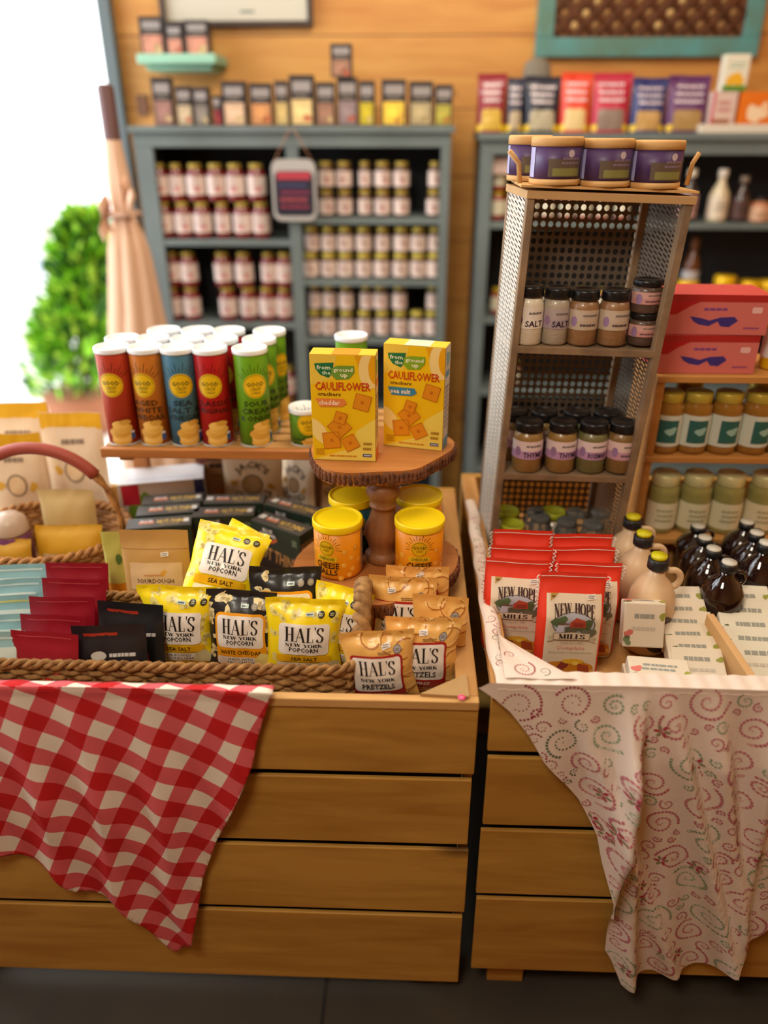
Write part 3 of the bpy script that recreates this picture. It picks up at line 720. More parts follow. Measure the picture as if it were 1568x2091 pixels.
def woven_basket(T, loop_fn, z0, z1, n, rows, rr_, m, rim_r, wave=.0035, flare=0.):
    body = MB(); zc = [z0+(z1-z0)*(i+.5)/rows for i in range(rows)]
    for i, z in enumerate(zc):
        lp = loop_fn(n); pts = []
        for k_, (p, nn) in enumerate(lp):
            o = wave*(1 if (k_//2+i) % 2 else -1)*(.55 if k_ % 2 else 1)+flare*(z-z0)/(z1-z0)
            pts.append((p[0]+nn[0]*o, p[1]+nn[1]*o, z+RND.uniform(-.0012, .0012)))
        body.tube(pts, rr_, 6, closed=True)
    body.build('weave', m, T)
    st = MB()
    for p, nn in loop_fn(n)[::4]: st.tube([(p[0], p[1], z0), (p[0]+nn[0]*flare, p[1]+nn[1]*flare, z1)], rr_*.7, 5)
    st.build('stakes', m, T)
    rim = MB()
    for s in (0, pi):
        lp = loop_fn(n*2); pts = []
        for k_, (p, nn) in enumerate(lp):
            a = k_*.9+s; o = rim_r*.8*cos(a)+flare; pts.append((p[0]+nn[0]*o, p[1]+nn[1]*o, z1+rim_r*.8*sin(a)+RND.uniform(-.001, .001)))
        rim.tube(pts, rim_r*.8, 6, closed=True)
    rim.build('rim', m, T)
BX0, BX1, BY0, BY1 = -.83, -.088, 1.043, 1.262
T = thing('seagrass_basket', 'long woven seagrass basket inside the front of the left table, full of snack bags', 'basket', (0, 0, DK))
woven_basket(T, lambda n: rounded_loop(BX0, BX1, BY0, BY1, .03, n), .0, .096, 170, 9, .0056, ROPE, .0062)
MB().box((BX0+.008, BY0+.008, .001), (BX1-.008, BY1-.008, .006)).build('base', ROPE, T)
hb = MB()
for s in (0, pi):
    pts = []
    for k_ in range(46):
        u = k_/45; a = k_*.8+s; y = BY0+.05+u*.14; zz = .1+.085*sin(pi*u)**.7
        pts.append((BX1+.012+.008*cos(a), y+.0*a, zz+.008*sin(a)))
    hb.tube(pts, .010, 7)
hb.build('handle', ROPE, T)

# ================================================================ snack bags in the left table
def seat(px, py, h, zb, lean):
    p = P(px, py, z=zb+h*cos(lean)); return Vector((p.x, p.y-h*sin(lean), zb))
def put_bag(kind, label, px, py, w_, h, t, zb=DK+.008, lean=.12, yaw=0., seed=1, roll=0., name=None, sticker=None, group=None, narrow=.1, crin=.0024, cat=None):
    col = {'yellow': (248, 220, 24), 'black': (34, 32, 32), 'pretzel': (232, 178, 96)}[kind]
    nm, cat = ('popcorn_bag', 'bag of popcorn') if kind != 'pretzel' else ('pretzel_bag', 'bag of pretzels')
    b_, l_ = hals_art(w_, h, kind, seed)
    loc = seat(px, py, h, zb, lean)
    return make_bag(nm, label, cat, w_, h, t, col, b_, l_, 'pillow', seed, narrow, crin, FILM, loc, (-lean, roll, yaw), group, sticker)
put_bag('yellow', 'yellow popcorn bag reading SEA SALT at the front, leftmost of the upright yellow bags', 361, 1197, .150, .160, .055, lean=.16, seed=3, narrow=.2)
put_bag('black', 'black popcorn bag reading WHITE CHEDDAR at the basket front, between two yellow ones', 490, 1206, .132, .158, .05, lean=.2, seed=5, yaw=-.06, narrow=.08)
put_bag('yellow', 'yellow SEA SALT popcorn bag right of the front black popcorn bag', 614, 1222, .145, .152, .055, lean=.16, seed=8, yaw=.05, narrow=.1, roll=.06)
put_bag('yellow', 'yellow popcorn bag squeezed sideways between the rightmost front popcorn bag and the basket handle', 682, 1194, .115, .16, .045, lean=.2, seed=12, yaw=-.3, narrow=.1, roll=.08)
put_bag('black', 'black popcorn bag leaning behind the front row, near the green cracker cartons', 578, 1158, .135, .17, .05, zb=DK+.02, lean=.2, seed=14, yaw=.1, narrow=.05, roll=.05)
put_bag('yellow', 'yellow popcorn bag mostly hidden under the tilted one behind the front black bag', 508, 1190, .13, .132, .04, zb=DK+.008, lean=.15, seed=15, yaw=-.1, narrow=.08)
# the big tilted one on top, with its neighbour behind
def laid_bag(label, px, py, y, w_, h, t, rot, seed):
    T = make_bag('popcorn_bag', label, 'bag of popcorn', w_, h, t, (248, 220, 24), *hals_art(w_, h, 'yellow', seed), mode='pillow', seed=seed, narrow=.06, crin=.003, loc=P(px, py, y=y), rot=rot)
    return T
laid_bag('tilted yellow popcorn bag lying high on the pile, in front of the green cartons', 436, 1240, 1.21, .138, .160, .06, (-.72, .25, .0), 21)
laid_bag('yellow popcorn bag tucked behind the tilted one, its end pointing at the green cartons', 452, 1216, 1.275, .10, .145, .045, (-.55, .22, -.5), 24)
# pretzels
put_bag('pretzel', 'tan pretzel bag at the very front by the basket, nearest the pink sticker side', 784, 1288, .130, .143, .055, lean=.05, seed=31, yaw=.05, narrow=.12, roll=-.09, sticker=(.015, .122, .3))
put_bag('pretzel', 'tan pretzel bag second from the front, half behind the frontmost pretzel bag', 862, 1261, .135, .15, .05, lean=.08, seed=33, yaw=.0, narrow=.1, roll=.02, sticker=(.0, .128, .15))
put_bag('pretzel', 'tan pretzel bag right of the basket handle, in front of the cheese ball cans', 815, 1176, .128, .165, .05, lean=.06, seed=35, narrow=.05, roll=.04, sticker=(-.02, .142, .2))
put_bag('pretzel', 'tan pretzel bag at the back against the right cheese ball can', 856, 1157, .122, .165, .03, zb=DK+.002, lean=.02, seed=37, yaw=-.08, narrow=.04, roll=-.02, sticker=(.005, .150, .6))
put_bag('pretzel', 'tan pretzel bag near the right rim with only its upper corner showing', 900, 1216, .10, .168, .03, lean=.02, seed=39, yaw=-.1, narrow=.04)

# burgundy and pale blue pouches, black pouches (far left, front)
def pouch(name, label, cat, px, py, w_, h, t, col, art, seed, zb=DK+.008, lean=.3, yaw=0., m=FILM, group=None, roll=0., sticker=None, mode='pouch', **kw):
    return make_bag(name, label, cat, w_, h, t, col, art, None, mode, seed, .02, .0016, m, seat(px, py, h, zb, lean), (-lean, roll, yaw), group, sticker, 16, 20, **kw)
bur = (140, 18, 34)
for i, (px, py) in enumerate(((86, 1290), (106, 1256), (124, 1219), (150, 1181), (157, 1150))):
    w_, h = .125, .137
    art = ell(-.01, h*.55, .035, .012, (190, 110, 110), 0, 20)+blob(.005, h*.3, .03, (196, 40, 36), 0, i)+bars(-.04, h*.48, .04, h*.62, 2, (214, 150, 140), 1, i)+rect(-.05, h*.93, .05, h*.945, (176, 60, 66), 0)
    if i == 0: art += ell(-.045, h*.25, .012, .03, (226, 206, 170), 1)
    pouch('burgundy_pouch', f'burgundy snack pouch, {["front", "second", "third", "fourth", "rearmost"][i]} in the row left of the black pouches', 'snack pouch', px, py, w_, h, .028, bur, art, 50+i, lean=.28, yaw=.03*i-.1, zb=DK+.008+.002*i, group='burgundy pouches in the basket')
for i, (px, py) in enumerate(((-22, 1290), (-8, 1256), (10, 1216), (24, 1182), (34, 1152))):
    w_, h = .13, .135
    art = rect(-.05, h*.5, .05, h*.8, (196, 208, 200), 0)+rect(-.055, h*.9, .055, h*.93, (200, 200, 120) if i == 2 else (190, 210, 206), 0)+bars(-.03, h*.6, .03, h*.7, 1, (120, 150, 150), 1, i)
    pouch('pale_blue_pouch', f'pale blue snack pouch at the left edge, {["front", "second", "third", "fourth", "rearmost"][i]} of its row', 'snack pouch', px, py, w_, h, .028, (138, 178, 182), art, 60+i, lean=.32, yaw=.1, group='pale blue pouches at the left edge')
jart = lambda h, s: ell(-.018, h*.62, .014, .008, (196, 190, 180), 1)+text('Chew', .0, h*.58, .05, h*.68, (206, 200, 196), 1)[:0]+bars(.0, h*.58, .052, h*.67, 1, (206, 200, 196), 1, s)+blob(-.02, h*.3, .026, (200, 44, 26), 0, s, 14, .3)+blob(.025, h*.28, .022, (180, 30, 24), 0, s+3, 14, .3)+blob(.0, h*.36, .014, (206, 120, 100), 1, s+4)+rect(-.045, h*.86, .015, h*.90, (170, 50, 30), 0)
pouch('black_pouch', 'black snack pouch with red pieces pictured, in front beside the yellow SEA SALT bag', 'snack pouch', 222, 1276, .13, .14, .035, (32, 30, 34), jart(.14, 4), 71, lean=.2, yaw=.05)
pouch('black_pouch', 'black snack pouch behind the one with red pieces, under the sourdough bag', 'snack pouch', 262, 1232, .125, .145, .035, (30, 30, 32), jart(.145, 9), 72, lean=.22, yaw=-.1)
h = .19; w_ = .138
sart = rect(-w_*.5, h*.795, w_*.5, h*.80, (150, 110, 56), 0)+rect(-w_*.37, h*.36, w_*.40, h*.655, (222, 186, 138), 0)+text('SOURDOUGH', -w_*.27, h*.435, w_*.28, h*.485, (90, 66, 40), 1)+bars(-w_*.17, h*.505, w_*.12, h*.54, 1, (206, 140, 80), 1, 3)+blob(w_*.13, h*.545, .006, (222, 160, 50), 1, 2)+bars(-w_*.2, h*.39, w_*.2, h*.415, 1, (190, 150, 110), 1, 9)+rect(-w_*.37, h*.27, 0, h*.32, (170, 56, 40), 0)
pouch('sourdough_pouch', 'kraft paper stand-up pouch with a SOURDOUGH label, behind the left yellow popcorn bag', 'snack pouch', 312, 1082, w_, h, .05, (196, 150, 84), sart, 80, zb=DK+.02, lean=.08, m=PAPER, sticker=(.022, .142, .1))
pouch('pale_green_pouch', 'slim pale green and orange packet left of the sourdough pouch', 'snack pouch', 224, 1086, .04, .16, .02, (196, 190, 96), rect(-.02, 0, .02, .045, (206, 130, 20), 0)+ell(.012, .1, .006, .012, (90, 120, 60), 1), 82, zb=DK+.03, lean=.02)

# green and black cracker cartons
GCOL = (36, 50, 38)
def nut_carton(label, px, py, yaw, light=False):
    w_, d, h = .142, .05, .118; zt = DK+.006+h
    p = P(px, py, z=zt); 
    f = rect(-w_/2, 0, w_/2, h*.62, (30, 24, 24), 0)+poly([(-w_/2, h*.62), (w_/2, h*.3), (w_/2, h*.75), (-w_/2, h*.8)], (34, 46, 36), 1)
    f += poly([(-.046, h*.68), (-.012, h*.62), (.004, h*.70), (.004, h*.80), (-.046, h*.82)], (190, 90, 50), 2)+ell(-.02, h*.82, .026, .014, (40, 34, 44), 3)+text('BLUE', -.036, h*.84, -.008, h*.92, (220, 214, 206), 4)+text('DIAMOND', -.044, h*.75, .002, h*.83, (226, 220, 214), 4)
    f += text('NUT THINS', -w_*.42, h*.22, w_*.42, h*.50, (176, 128, 74), 4, True, -.12)+rect(w_*.34, h*.72, w_*.44, h*.86, (90, 106, 84), 3)
    tp = rect(-w_/2, -d/2, w_/2, d/2, (84, 78, 72), 0)+text('NUT-THINS', -.005, -.008, w_*.42, .010, (240, 196, 100), 2)+bars(.0, -.017, w_*.35, -.011, 1, (186, 160, 110), 2, 4)+rect(-.045, -.006, -.012, .008, (212, 130, 90), 1)+text('BLUE', -.042, .001, -.016, .012, (230, 226, 222), 3)  # grey over the whole top face is a painted sheen of light
    st_ = rect(w_*.38, -.008, w_*.46, .010, (236, 230, 220), 3) if light else rect(-w_*.47, -.006, -w_*.36, .012, (236, 230, 220), 3)
    T = carton('cracker_carton', label, 'cracker box', w_, d, h, GCOL, f, tp+st_, rect(-d/2+.001, 0, d/2-.001, h*.8, (126, 92, 58), 0)+bars(-d*.35, h*.2, d*.35, h*.7, 7, (90, 64, 40), 1, 3), loc=(p.x, p.y+d/2, DK+.0005), rot=(0, 0, yaw), group='green cracker cartons')
    return T
nut_carton('green and black cracker carton with orange logo facing out, nearest the cheese ball cans', 572, 1075, -.55)
nut_carton('green cracker carton directly behind the frontmost one with the orange logo', 598, 1040, -.5)
nut_carton('green cracker carton in the middle, behind the tilted popcorn bag', 452, 1050, .1, True)
nut_carton('green cracker carton in the middle at the back, under the large cracker bag', 474, 1024, .06)
nut_carton('green cracker carton on the left, front of three, above the sourdough pouch', 318, 1072, .2, True)
nut_carton('green cracker carton on the left, middle of three', 337, 1045, .2, True)
nut_carton('green cracker carton on the left, back of three, touching the white carton', 347, 1023, .2, True)
w_, d, h = .205, .10, .148
p = P(335, 1005, y=1.735)
f = rect(-w_/2, 0, w_/2, h, (214, 196, 184), 0)+poly([(-w_/2+.01, 0), (.0, 0), (.01, h*.5), (-.04, h*.85), (-w_/2+.02, h*.6)], (120, 150, 50), 1)+rect(-w_*.46, h*.62, -w_*.26, h*.98, (196, 40, 60), 2)+blob(-.03, h*.42, .018, (150, 90, 60), 2, 3)+blob(-.05, h*.3, .012, (190, 60, 60), 3, 4)+blob(.012, h*.5, .011, (150, 50, 50), 2, 6)+text('Blend', .030, h*.35, .062, h*.6, (110, 50, 50), 2, True, pi/2)+rect(w_*.38, 0, w_*.5, h, (40, 44, 100), 1)+ell(w_*.31, h*.7, .005, .007, (200, 50, 50), 2)
carton('white_carton', 'white carton with green corner and fruit, lying behind the left green cartons', 'box', w_, d, h, (232, 230, 232), f, rect(-w_*.4, -.03, w_*.4, -.026, (200, 205, 225), 0), rect(-d/2+.001, 0, d/2-.001, h, (214, 214, 220), 0), loc=(p.x, p.y, DK+.0005), rot=(0, 0, .24))
# cracker bags at the back
def jacks(label, px, py, w_, h, yaw, zb=DK+.004, y=None, seed=1, lean=.05):
    cr_ = (236, 216, 184); a = ell(0, h*.52, w_*.18, w_*.165, (52, 44, 36), 0, 26)+ell(0, h*.52, w_*.165, w_*.15, (176, 142, 96), 1, 26)
    a += arctext("JACK'S", 0, h*.52, w_*.24, h*.11, pi/2, 1.9, (66, 56, 46), 1)+arctext('CRACKERS', 0, h*.52, w_*.22, h*.11, -pi/2, 2.4, (66, 56, 46), 1, True)
    for s in (-1, 1): a += blob(s*w_*.31, h*(.52-s*.02), .008, (196, 150, 50), 1, seed+s)
    return make_bag('cracker_bag', label, 'bag of crackers', w_, h, .045, cr_, a, None, 'pouch', seed, .03, .002, PAPER, P(px, py, y=y)*1.0, (-lean, 0, yaw), None, None, 16, 20)
def stand_at(px, y, z): q = P(px, 1000, y=y); q = Vector((q.x, y, z)); return q
def jk(label, px, w_, h, yaw, y, seed):
    T = jacks(label, px, 1000, w_, h, yaw, y=y, seed=seed)
    k_ = P(px, 985, y=y); T.location = (k_.x, y, DK+.004)
jk("large cream bag printed JACK'S CRACKERS behind the green cartons", 517, .155, .20, 0, 1.775, 91)
jk("cream cracker bag turned sideways, right of the large JACK'S CRACKERS bag", 606, .12, .205, -.7, 1.765, 92)
jk("cream cracker bag with a round window behind the back left cheese ball can", 690, .11, .19, .0, 1.80, 93)
def brown(label, px, w_, y, seed, ring=True):
    h = .2; a = bars(-w_*.25, h*.66, w_*.4, h*.86, 2, (50, 36, 28), 1, seed)+bars(-w_*.2, h*.56, w_*.3, h*.6, 1, (80, 60, 44), 1, seed)
    if ring: a += ell(w_*.15, h*.3, w_*.32, h*.14, (190, 120, 66), 0, 24)+ell(w_*.15, h*.31, w_*.08, h*.03, (120, 74, 44), 1, 16)+blob(-w_*.35, h*.8, .016, (120, 60, 46), 0, 4)
    k_ = P(px, 985, y=y)
    make_bag('brown_bag', label, 'snack bag', w_, h, .03, (160, 120, 84) if ring else (116, 88, 68), a, None, 'pouch', seed, .03, .0015, PAPER, (k_.x, y, DK+.004), (-.03, 0, 0), None, None, 12, 16)
brown('brown bag with a ring-shaped snack pictured, right of the white carton', 452, .13, 1.795, 95)
brown('dark brown bag between the cream cracker bags', 643, .07, 1.80, 96, False)

# ================================================================ two-tier wood slab stand
SLABW = wood('slab_wood', (190, 124, 62), (160, 96, 44), 'x', 5., .5)
BARK = mat('bark', (128, 78, 48), .9, noise_amt=.5, nscale=50, rgb2=(70, 40, 24), bump=.8)
OAK = wood('turned_oak', (150, 98, 56), (114, 70, 36), 'z', 6., .5, False)
COLX, COLY = P(782, 1140, z=.83).x, 1.365
T = thing('slab_stand', 'two-tier stand of bark-edged wood slabs on a turned column', 'display stand', (COLX, COLY, DK))
def slab(z0, z1, rad, seed, nm, dx=0., dy=0.):
    n = 56; s_ = MB(); vs = []; fs = []
    q = [rad(2*pi*k/n) for k in range(n)]
    for z in (z0, z1):
        for k in range(n): vs.append((q[k]*cos(2*pi*k/n), q[k]*sin(2*pi*k/n), z))
    s_.add(vs, [tuple(range(n-1, -1, -1)), tuple(n+k for k in range(n))]+[(k, (k+1) % n, n+(k+1) % n, n+k) for k in range(n)])
    o = s_.build(nm, SLABW, T)
    bk = MB(); rr = random.Random(seed); N = int(sum(q)/n*2*pi/.0095)
    for k in range(N):
        a = 2*pi*k/N; r = rad(a)+.001; h2 = (z1-z0)*rr.uniform(.7, 1.05)/2; zc = (z0+z1)/2-.001; w2 = rr.uniform(.003, .0052)
        M = Matrix.Translation((r*cos(a), r*sin(a), zc)) @ Matrix.Rotation(a, 4, 'Z') @ Matrix.Rotation(rr.uniform(-.2, .2), 4, 'X')
        bk.lathe([(.2*w2, -h2), (w2, -h2*.7), (w2*1.15, -h2*.2), (w2*.8, h2*.1), (w2*1.1, h2*.6), (w2*.5, h2)], 6, M=M)
    bk.build('bark_edge', BARK, o)
    o.location = (dx, dy, 0)
    return o
def rtop(a):
    x, y = cos(a), sin(a); return .128+.018*max(0, x)*max(0, y+.6)+.012*sin(2*a+.7)+.006*sin(5*a)
slab(.312, .340, lambda a: rtop(a), 3, 'upper_slab', -.012, .075)
slab(.100, .130, lambda a: .165+.016*cos(a-3.9)+.006*sin(4*a)-.045*math.exp(-((a-5.30)/.38)**2), 4, 'lower_slab')
cl = MB(); cl.lathe([(.034, .13), (.036, .135), (.036, .145), (.030, .15), (.027, .156), (.033, .175), (.038, .19), (.036, .205), (.028, .225), (.023, .24), (.022, .248), (.027, .252), (.027, .256), (.023, .26), (.03, .272), (.034, .284), (.030, .296), (.024, .302), (.030, .306), (.031, .311)], 28).build('turned_column', OAK, T)
for a in (.6, 2.7, 4.7): MB().lathe([(.018, 0), (.022, .02), (.02, .0995)], 14, M=Matrix.Translation((.1*cos(a), .1*sin(a), 0))).build('foot', OAK, T)

# cheese ball cans
CZ = DK+.1315
def cheese_can(label, px, py_front, col, yaw=0., y=None, z=CZ, dots=True):
    r, h = .047, .112
    q = P(px, py_front, z=z) if y is None else P(px, 1045, y=y-r); x = q.x; yy = (q.y+r) if y is None else y
    T = thing('cheese_ball_can', label, 'snack can', (x, yy, z), (0, 0, yaw)); b = MB()
    b.lathe([(r*.93, 0), (r*.98, .003), (r, .01), (r, h)], 44, col)
    sh = []; sy = h*.62; sr = .0165; dk = tuple(c*.3 for c in col)
    for k in range(-7, 8):
        a = pi/2+k*.24; L = sr*(1.55+.3*(k % 2)); sh += stroke([(sr*1.15*cos(a), sy+sr*1.15*sin(a)), (L*cos(a), sy+L*sin(a))], .0009, dk, 0)
    sh += ell(0, sy, sr, sr, (224, 176, 14), 1, 30)+stroke([(sr*.88*cos(k*.22), sy+sr*.88*sin(k*.22)) for k in range(29)], .0007, (80, 66, 10), 2)
    sh += text('GOOD', -sr*.75, sy-sr*.02, sr*.75, sy+sr*.38, (70, 60, 10), 2)+text('CRISP', -sr*.4, sy-sr*.4, sr*.4, sy-sr*.12, (90, 76, 10), 2, False)
    sh += bars(-.024, h*.88, .024, h*.92, 1, tuple(c*.7 for c in col), 0, 4)
    sh += rrect(-.021, h*.37, .021, h*.47, .004, (226, 190, 30), 2)+text('CHEDDAR', -.017, h*.39, .017, h*.45, (110, 80, 10), 3)
    sh += text('CHEESE', -.025, h*.23, .025, h*.35, (50, 26, 8), 2)+text('BALLS', -.022, h*.10, .022, h*.215, (50, 26, 8), 2)
    for i, (cx, cy) in enumerate(((.036, .55), (.050, .42), (.034, .3), (.052, .2), (.06, .6), (.045, .1), (-.036, .45), (-.04, .2), (-.052, .34), (.068, .33), (-.03, .06), (.028, .05))):
        sh += ell(cx, cy*h, .0058, .0058, (238, 170, 50), 1, 14)+ell(cx-.0015, cy*h+.0015, .003, .003, (246, 196, 90), 2, 10)
    sh += rect(.077, .01, .105, h*.95, (180, 150, 130), 1)+bars(.079, .015, .103, h*.9, 12, (110, 90, 80), 2, 3)
    b.art(sh, cylmap(r), .006, base=.0003, lay=.0002); b.build('can_body', CARD, T)
    l = MB(); l.lathe([(r*1.03, h-.012), (r*1.045, h-.010), (r*1.045, h+.001), (r*1.02, h+.0035), (r*.97, h+.0035), (r*.95, h+.001), (r*.8, h+.0012), (0, h+.0012)], 44, (246, 212, 12)); l.build('lid', PLASTIC, T)
    return T
c1_ = cheese_can('orange cheese ball can with yellow lid, front left on the lower slab', 688, 1186, (226, 140, 8), -.42)
c2_ = cheese_can('orange cheese ball can with yellow lid, front right behind the pretzel bags', 855, 1186, (226, 140, 8), 0.)
cheese_can('teal snack can with yellow lid behind the front left cheese ball can', 716, 0, (34, 84, 92), .3, y=c1_.location.y+.105)
cheese_can('orange can with yellow lid directly behind the front right cheese ball can', 856, 0, (226, 138, 16), .2, y=c2_.location.y+.105)
for nm, px in (('left', 733), ('right', 812)):
    cheese_can(f'rearmost orange can with yellow lid, half hidden just {nm} of the turned column', px, 0, (226, 138, 16), 0., y=c1_.location.y+.21, z=DK+.0)

# cauliflower cracker boxes
def cauli(label, px, py, yaw, flav, bcol, gl, side):
    w_, d, h = .122, .046, .208; Z = DK+.3405; q = P(px, py, z=Z)
    Y0, Y1, Y2 = (232, 196, 70), (238, 192, 14), (226, 160, 8)
    f = rect(-w_/2, 0, w_/2, h, Y1, 0)+poly([(-w_/2, h), (-.01, h), (-.018, h*.78), (-w_/2, h*.72)], Y0, 1)+poly([(.022, h), (w_/2, h), (w_/2, h*.74), (.04, h*.74)], Y2, 1)+poly([(-w_/2, 0), (w_/2, 0), (w_/2, h*.42), (.025, h*.3), (.01, h*.12)], (236, 212, 90), 1)
    f += ell(.052, h*.87, .022, .036, (240, 208, 130), 2)+ell(.064, h*.88, .016, .03, Y2, 3)+ell(-.048, h*.28, .014, .03, (244, 214, 130), 2, 16, 0, .6)
    f += poly([(-.052, h*.92), (-.016, h*.93), (-.018, h*.84), (-.026, h*.79), (-.042, h*.82), (-.05, h*.87)], (30, 110, 62), 3)
    f += poly([(-.020, h*.88), (-.008, h*.905), (.022, h*.905), (.022, h*.84), (.012, h*.785), (-.012, h*.775), (-.021, h*.82)], gl, 4)
    f += text('from', -.048, h*.865, -.022, h*.905, (220, 226, 190), 4)+text('the', -.038, h*.82, -.022, h*.855, (220, 226, 190), 4)+text('ground', -.017, h*.838, .019, h*.885, (232, 230, 190), 5)+text('up', -.004, h*.79, .010, h*.828, (232, 230, 190), 5)
    f += text('CAULIFLOWER', -.052, h*.675, .052, h*.755, (196, 56, 16), 5)+text('crackers', -.048, h*.625, -.004, h*.66, (110, 70, 24), 5)
    f += poly([(-.052, h*.60), (.002, h*.60), (.007, h*.555), (-.002, h*.525), (-.044, h*.52)], bcol, 5)+text(flav, -.046, h*.54, -.006, h*.585, (245, 226, 200), 6)
    for i, (cx, cy, s_, a_) in enumerate(((.036, .57, .030, -.25), (-.008, .33, .034, .75), (-.024, .20, .032, .12), (.012, .18, .028, .5), (-.006, .42, .022, -.3))):
        P4 = [(cx+s_*.7*cos(a_+pi/4+k*pi/2), cy*h+s_*.7*sin(a_+pi/4+k*pi/2)) for k in range(4)]
        f += poly(P4, (222, 142, 24), 4+i)+stroke(P4+[P4[0]], .0018, (198, 112, 18), 5+i)+ell(cx, cy*h, .0035, .0035, (196, 110, 20), 6+i, 10)
    f += bars(.036, h*.10, .054, h*.2, 2, (170, 130, 40), 6, 4)+rect(.036, h*.045, .053, h*.075, (60, 80, 130), 6)+bars(.037, h*.05, .052, h*.07, 1, (200, 205, 200), 7, 2)+bars(-.055, h*.05, -.038, h*.12, 4, (196, 130, 20), 6, 8)+bars(-.03, h*.035, .025, h*.06, 1, (206, 130, 20), 6, 8)
    s2 = rect(-d/2+.0005, 0, d/2-.0005, h, side[0], 0)+rect(-d/2+.0005, 0, d/2-.0005, h*.11, side[1], 1)+poly([(-.01, h*.80), (.01, h*.82), (.018, h*.92), (-.016, h*.95)], side[2], 1)+rrect(-.016, h*.71, .014, h*.77, .004, side[1], 2)+bars(-.018, h*.2, .018, h*.64, 9, (150, 120, 80), 1, 6)+rect(-.019, h*.42, .019, h*.425, (110, 90, 70), 2)+rect(-.019, h*.6, .019, h*.605, (110, 90, 70), 2)
    tp = rect(-w_/2, -d/2, w_/2, d/2, (240, 196, 60), 0)+rect(-.02, -d/2, .03, d/2, (236, 150, 40) if flav == 'cheddar' else (200, 220, 190), 1)
    return carton('cracker_box', label, 'cracker box', w_, d, h, Y1, f, tp, s2, loc=(q.x, q.y+d/2, Z), rot=(0, 0, yaw))
cauli('yellow CAULIFLOWER crackers box with orange cheddar banner on the upper slab', 705, 940, -.06, 'cheddar', (226, 130, 60), (110, 150, 50), ((228, 200, 140), (226, 110, 20), (120, 160, 60)))
cauli('yellow CAULIFLOWER crackers box with blue sea salt banner on the upper slab', 848, 915, -.25, 'sea salt', (60, 130, 160), (130, 165, 30), ((206, 190, 160), (50, 126, 150), (110, 150, 130)))

# ================================================================ slatted riser with chip cans
RZ = .995; RX0, RX1, RY0, RY1 = P(205, 908, y=1.53).x, -.03, 1.525, 1.80
T = thing('slat_riser', 'low pine slat shelf carrying the rows of chip cans', 'shelf riser', ((RX0+RX1)/2, (RY0+RY1)/2, DK)); cx, cy = (RX0+RX1)/2, (RY0+RY1)/2
for i in range(6):
    y = RY0+.03+i*.046; MB().box((RX0-cx, y-cy, RZ-DK-.014), (RX1-cx, y+.034-cy, RZ-DK)).build('slat', RIM, T, .0015)
MB().box((RX0-cx-.002, RY0-cy, RZ-DK-.018), (RX1-cx+.002, RY0+.016-cy, RZ-DK+.004)).build('front_rail', SLABW, T, .003)
for x in (RX0+.03, RX1-.06): MB().box((x-cx, RY0+.02-cy, RZ-DK-.032), (x+.03-cx, RY1-cy, RZ-DK-.0145)).build('crossbar', RIM, T, .002)
lx = P(288, 950, y=1.77).x
for x, y in ((lx-.02, RY1-.03), (RX1-.05, RY1-.03), (RX1-.05, RY0+.06)): MB().box((x-cx, y-cy, 0.0005), (x+.038-cx, y+.022-cy, RZ-DK-.0325)).build('leg', SLABW, T, .002)
ccol = {'g': ((110, 168, 30), ['SOUR', 'CREAM', '& ONION']), 'r': ((186, 24, 32), ['CLASSIC', 'ORIGINAL']), 'b': ((74, 128, 158), ['SEA', 'SALT &', 'VINEGAR']), 'o': ((200, 120, 40), ['AGED', 'WHITE', 'CHEDDAR']), 'v': ((186, 62, 40), ['SMOKY', 'BBQ'][:0])}
cn = {'g': 'green chip can reading SOUR CREAM & ONION', 'r': 'red chip can reading CLASSIC ORIGINAL', 'b': 'blue chip can reading SEA SALT & VINEGAR', 'o': 'orange chip can reading WHITE CHEDDAR', 'v': 'brick red chip can with a yellow sun'}
protos = {}
for kk, (cc, fl_) in ccol.items(): protos[kk] = Proto(snack_can('chip_can', 'x', .0352, .208, cc, fl_))
rows_ = [[('v', 228, 713), ('o', 296, 712), ('b', 362, 714), ('r', 428, 717), ('g', 510, 721)], [('v', 250, 697), ('o', 312, 697), ('b', 383, 699), ('r', 452, 701), ('g', 530, 706)], [('o', 336, 684), ('b', 404, 686), ('r', 468, 688), ('g', 551, 692)]]
for ri, row in enumerate(rows_):
    for kk, px, py in row:
        y = [1.585, 1.662, 1.739][ri]; x = P(px, py, y=y).x
        where = ['front row of the riser', 'middle row of the riser', 'back row of the riser'][ri]
        protos[kk].put((x, y, RZ+.0005), {'b': .28, 'r': .08, 'g': .42, 'o': -.1, 'v': 0}[kk]-YAW+(.5 if kk == 'g' and ri == 2 else 0), cn[kk]+', '+where, 'chip cans on the riser shelf')
q = P(717, 684, y=1.70); protos['g'].put((q.x, 1.70, RZ+.0005), .0, 'green chip can standing alone behind the cheddar cracker box', 'chip cans on the riser shelf')
q = P(622, 912, y=1.56)
snack_can('small_chip_can', 'short green chip can with white lid, left of the cheddar cracker box', .0345, .078, (96, 150, 34), ['SOUR CREAM', '& ONION'], (q.x, 1.592, RZ+.0005), .35, sun_y=.66, short=True)

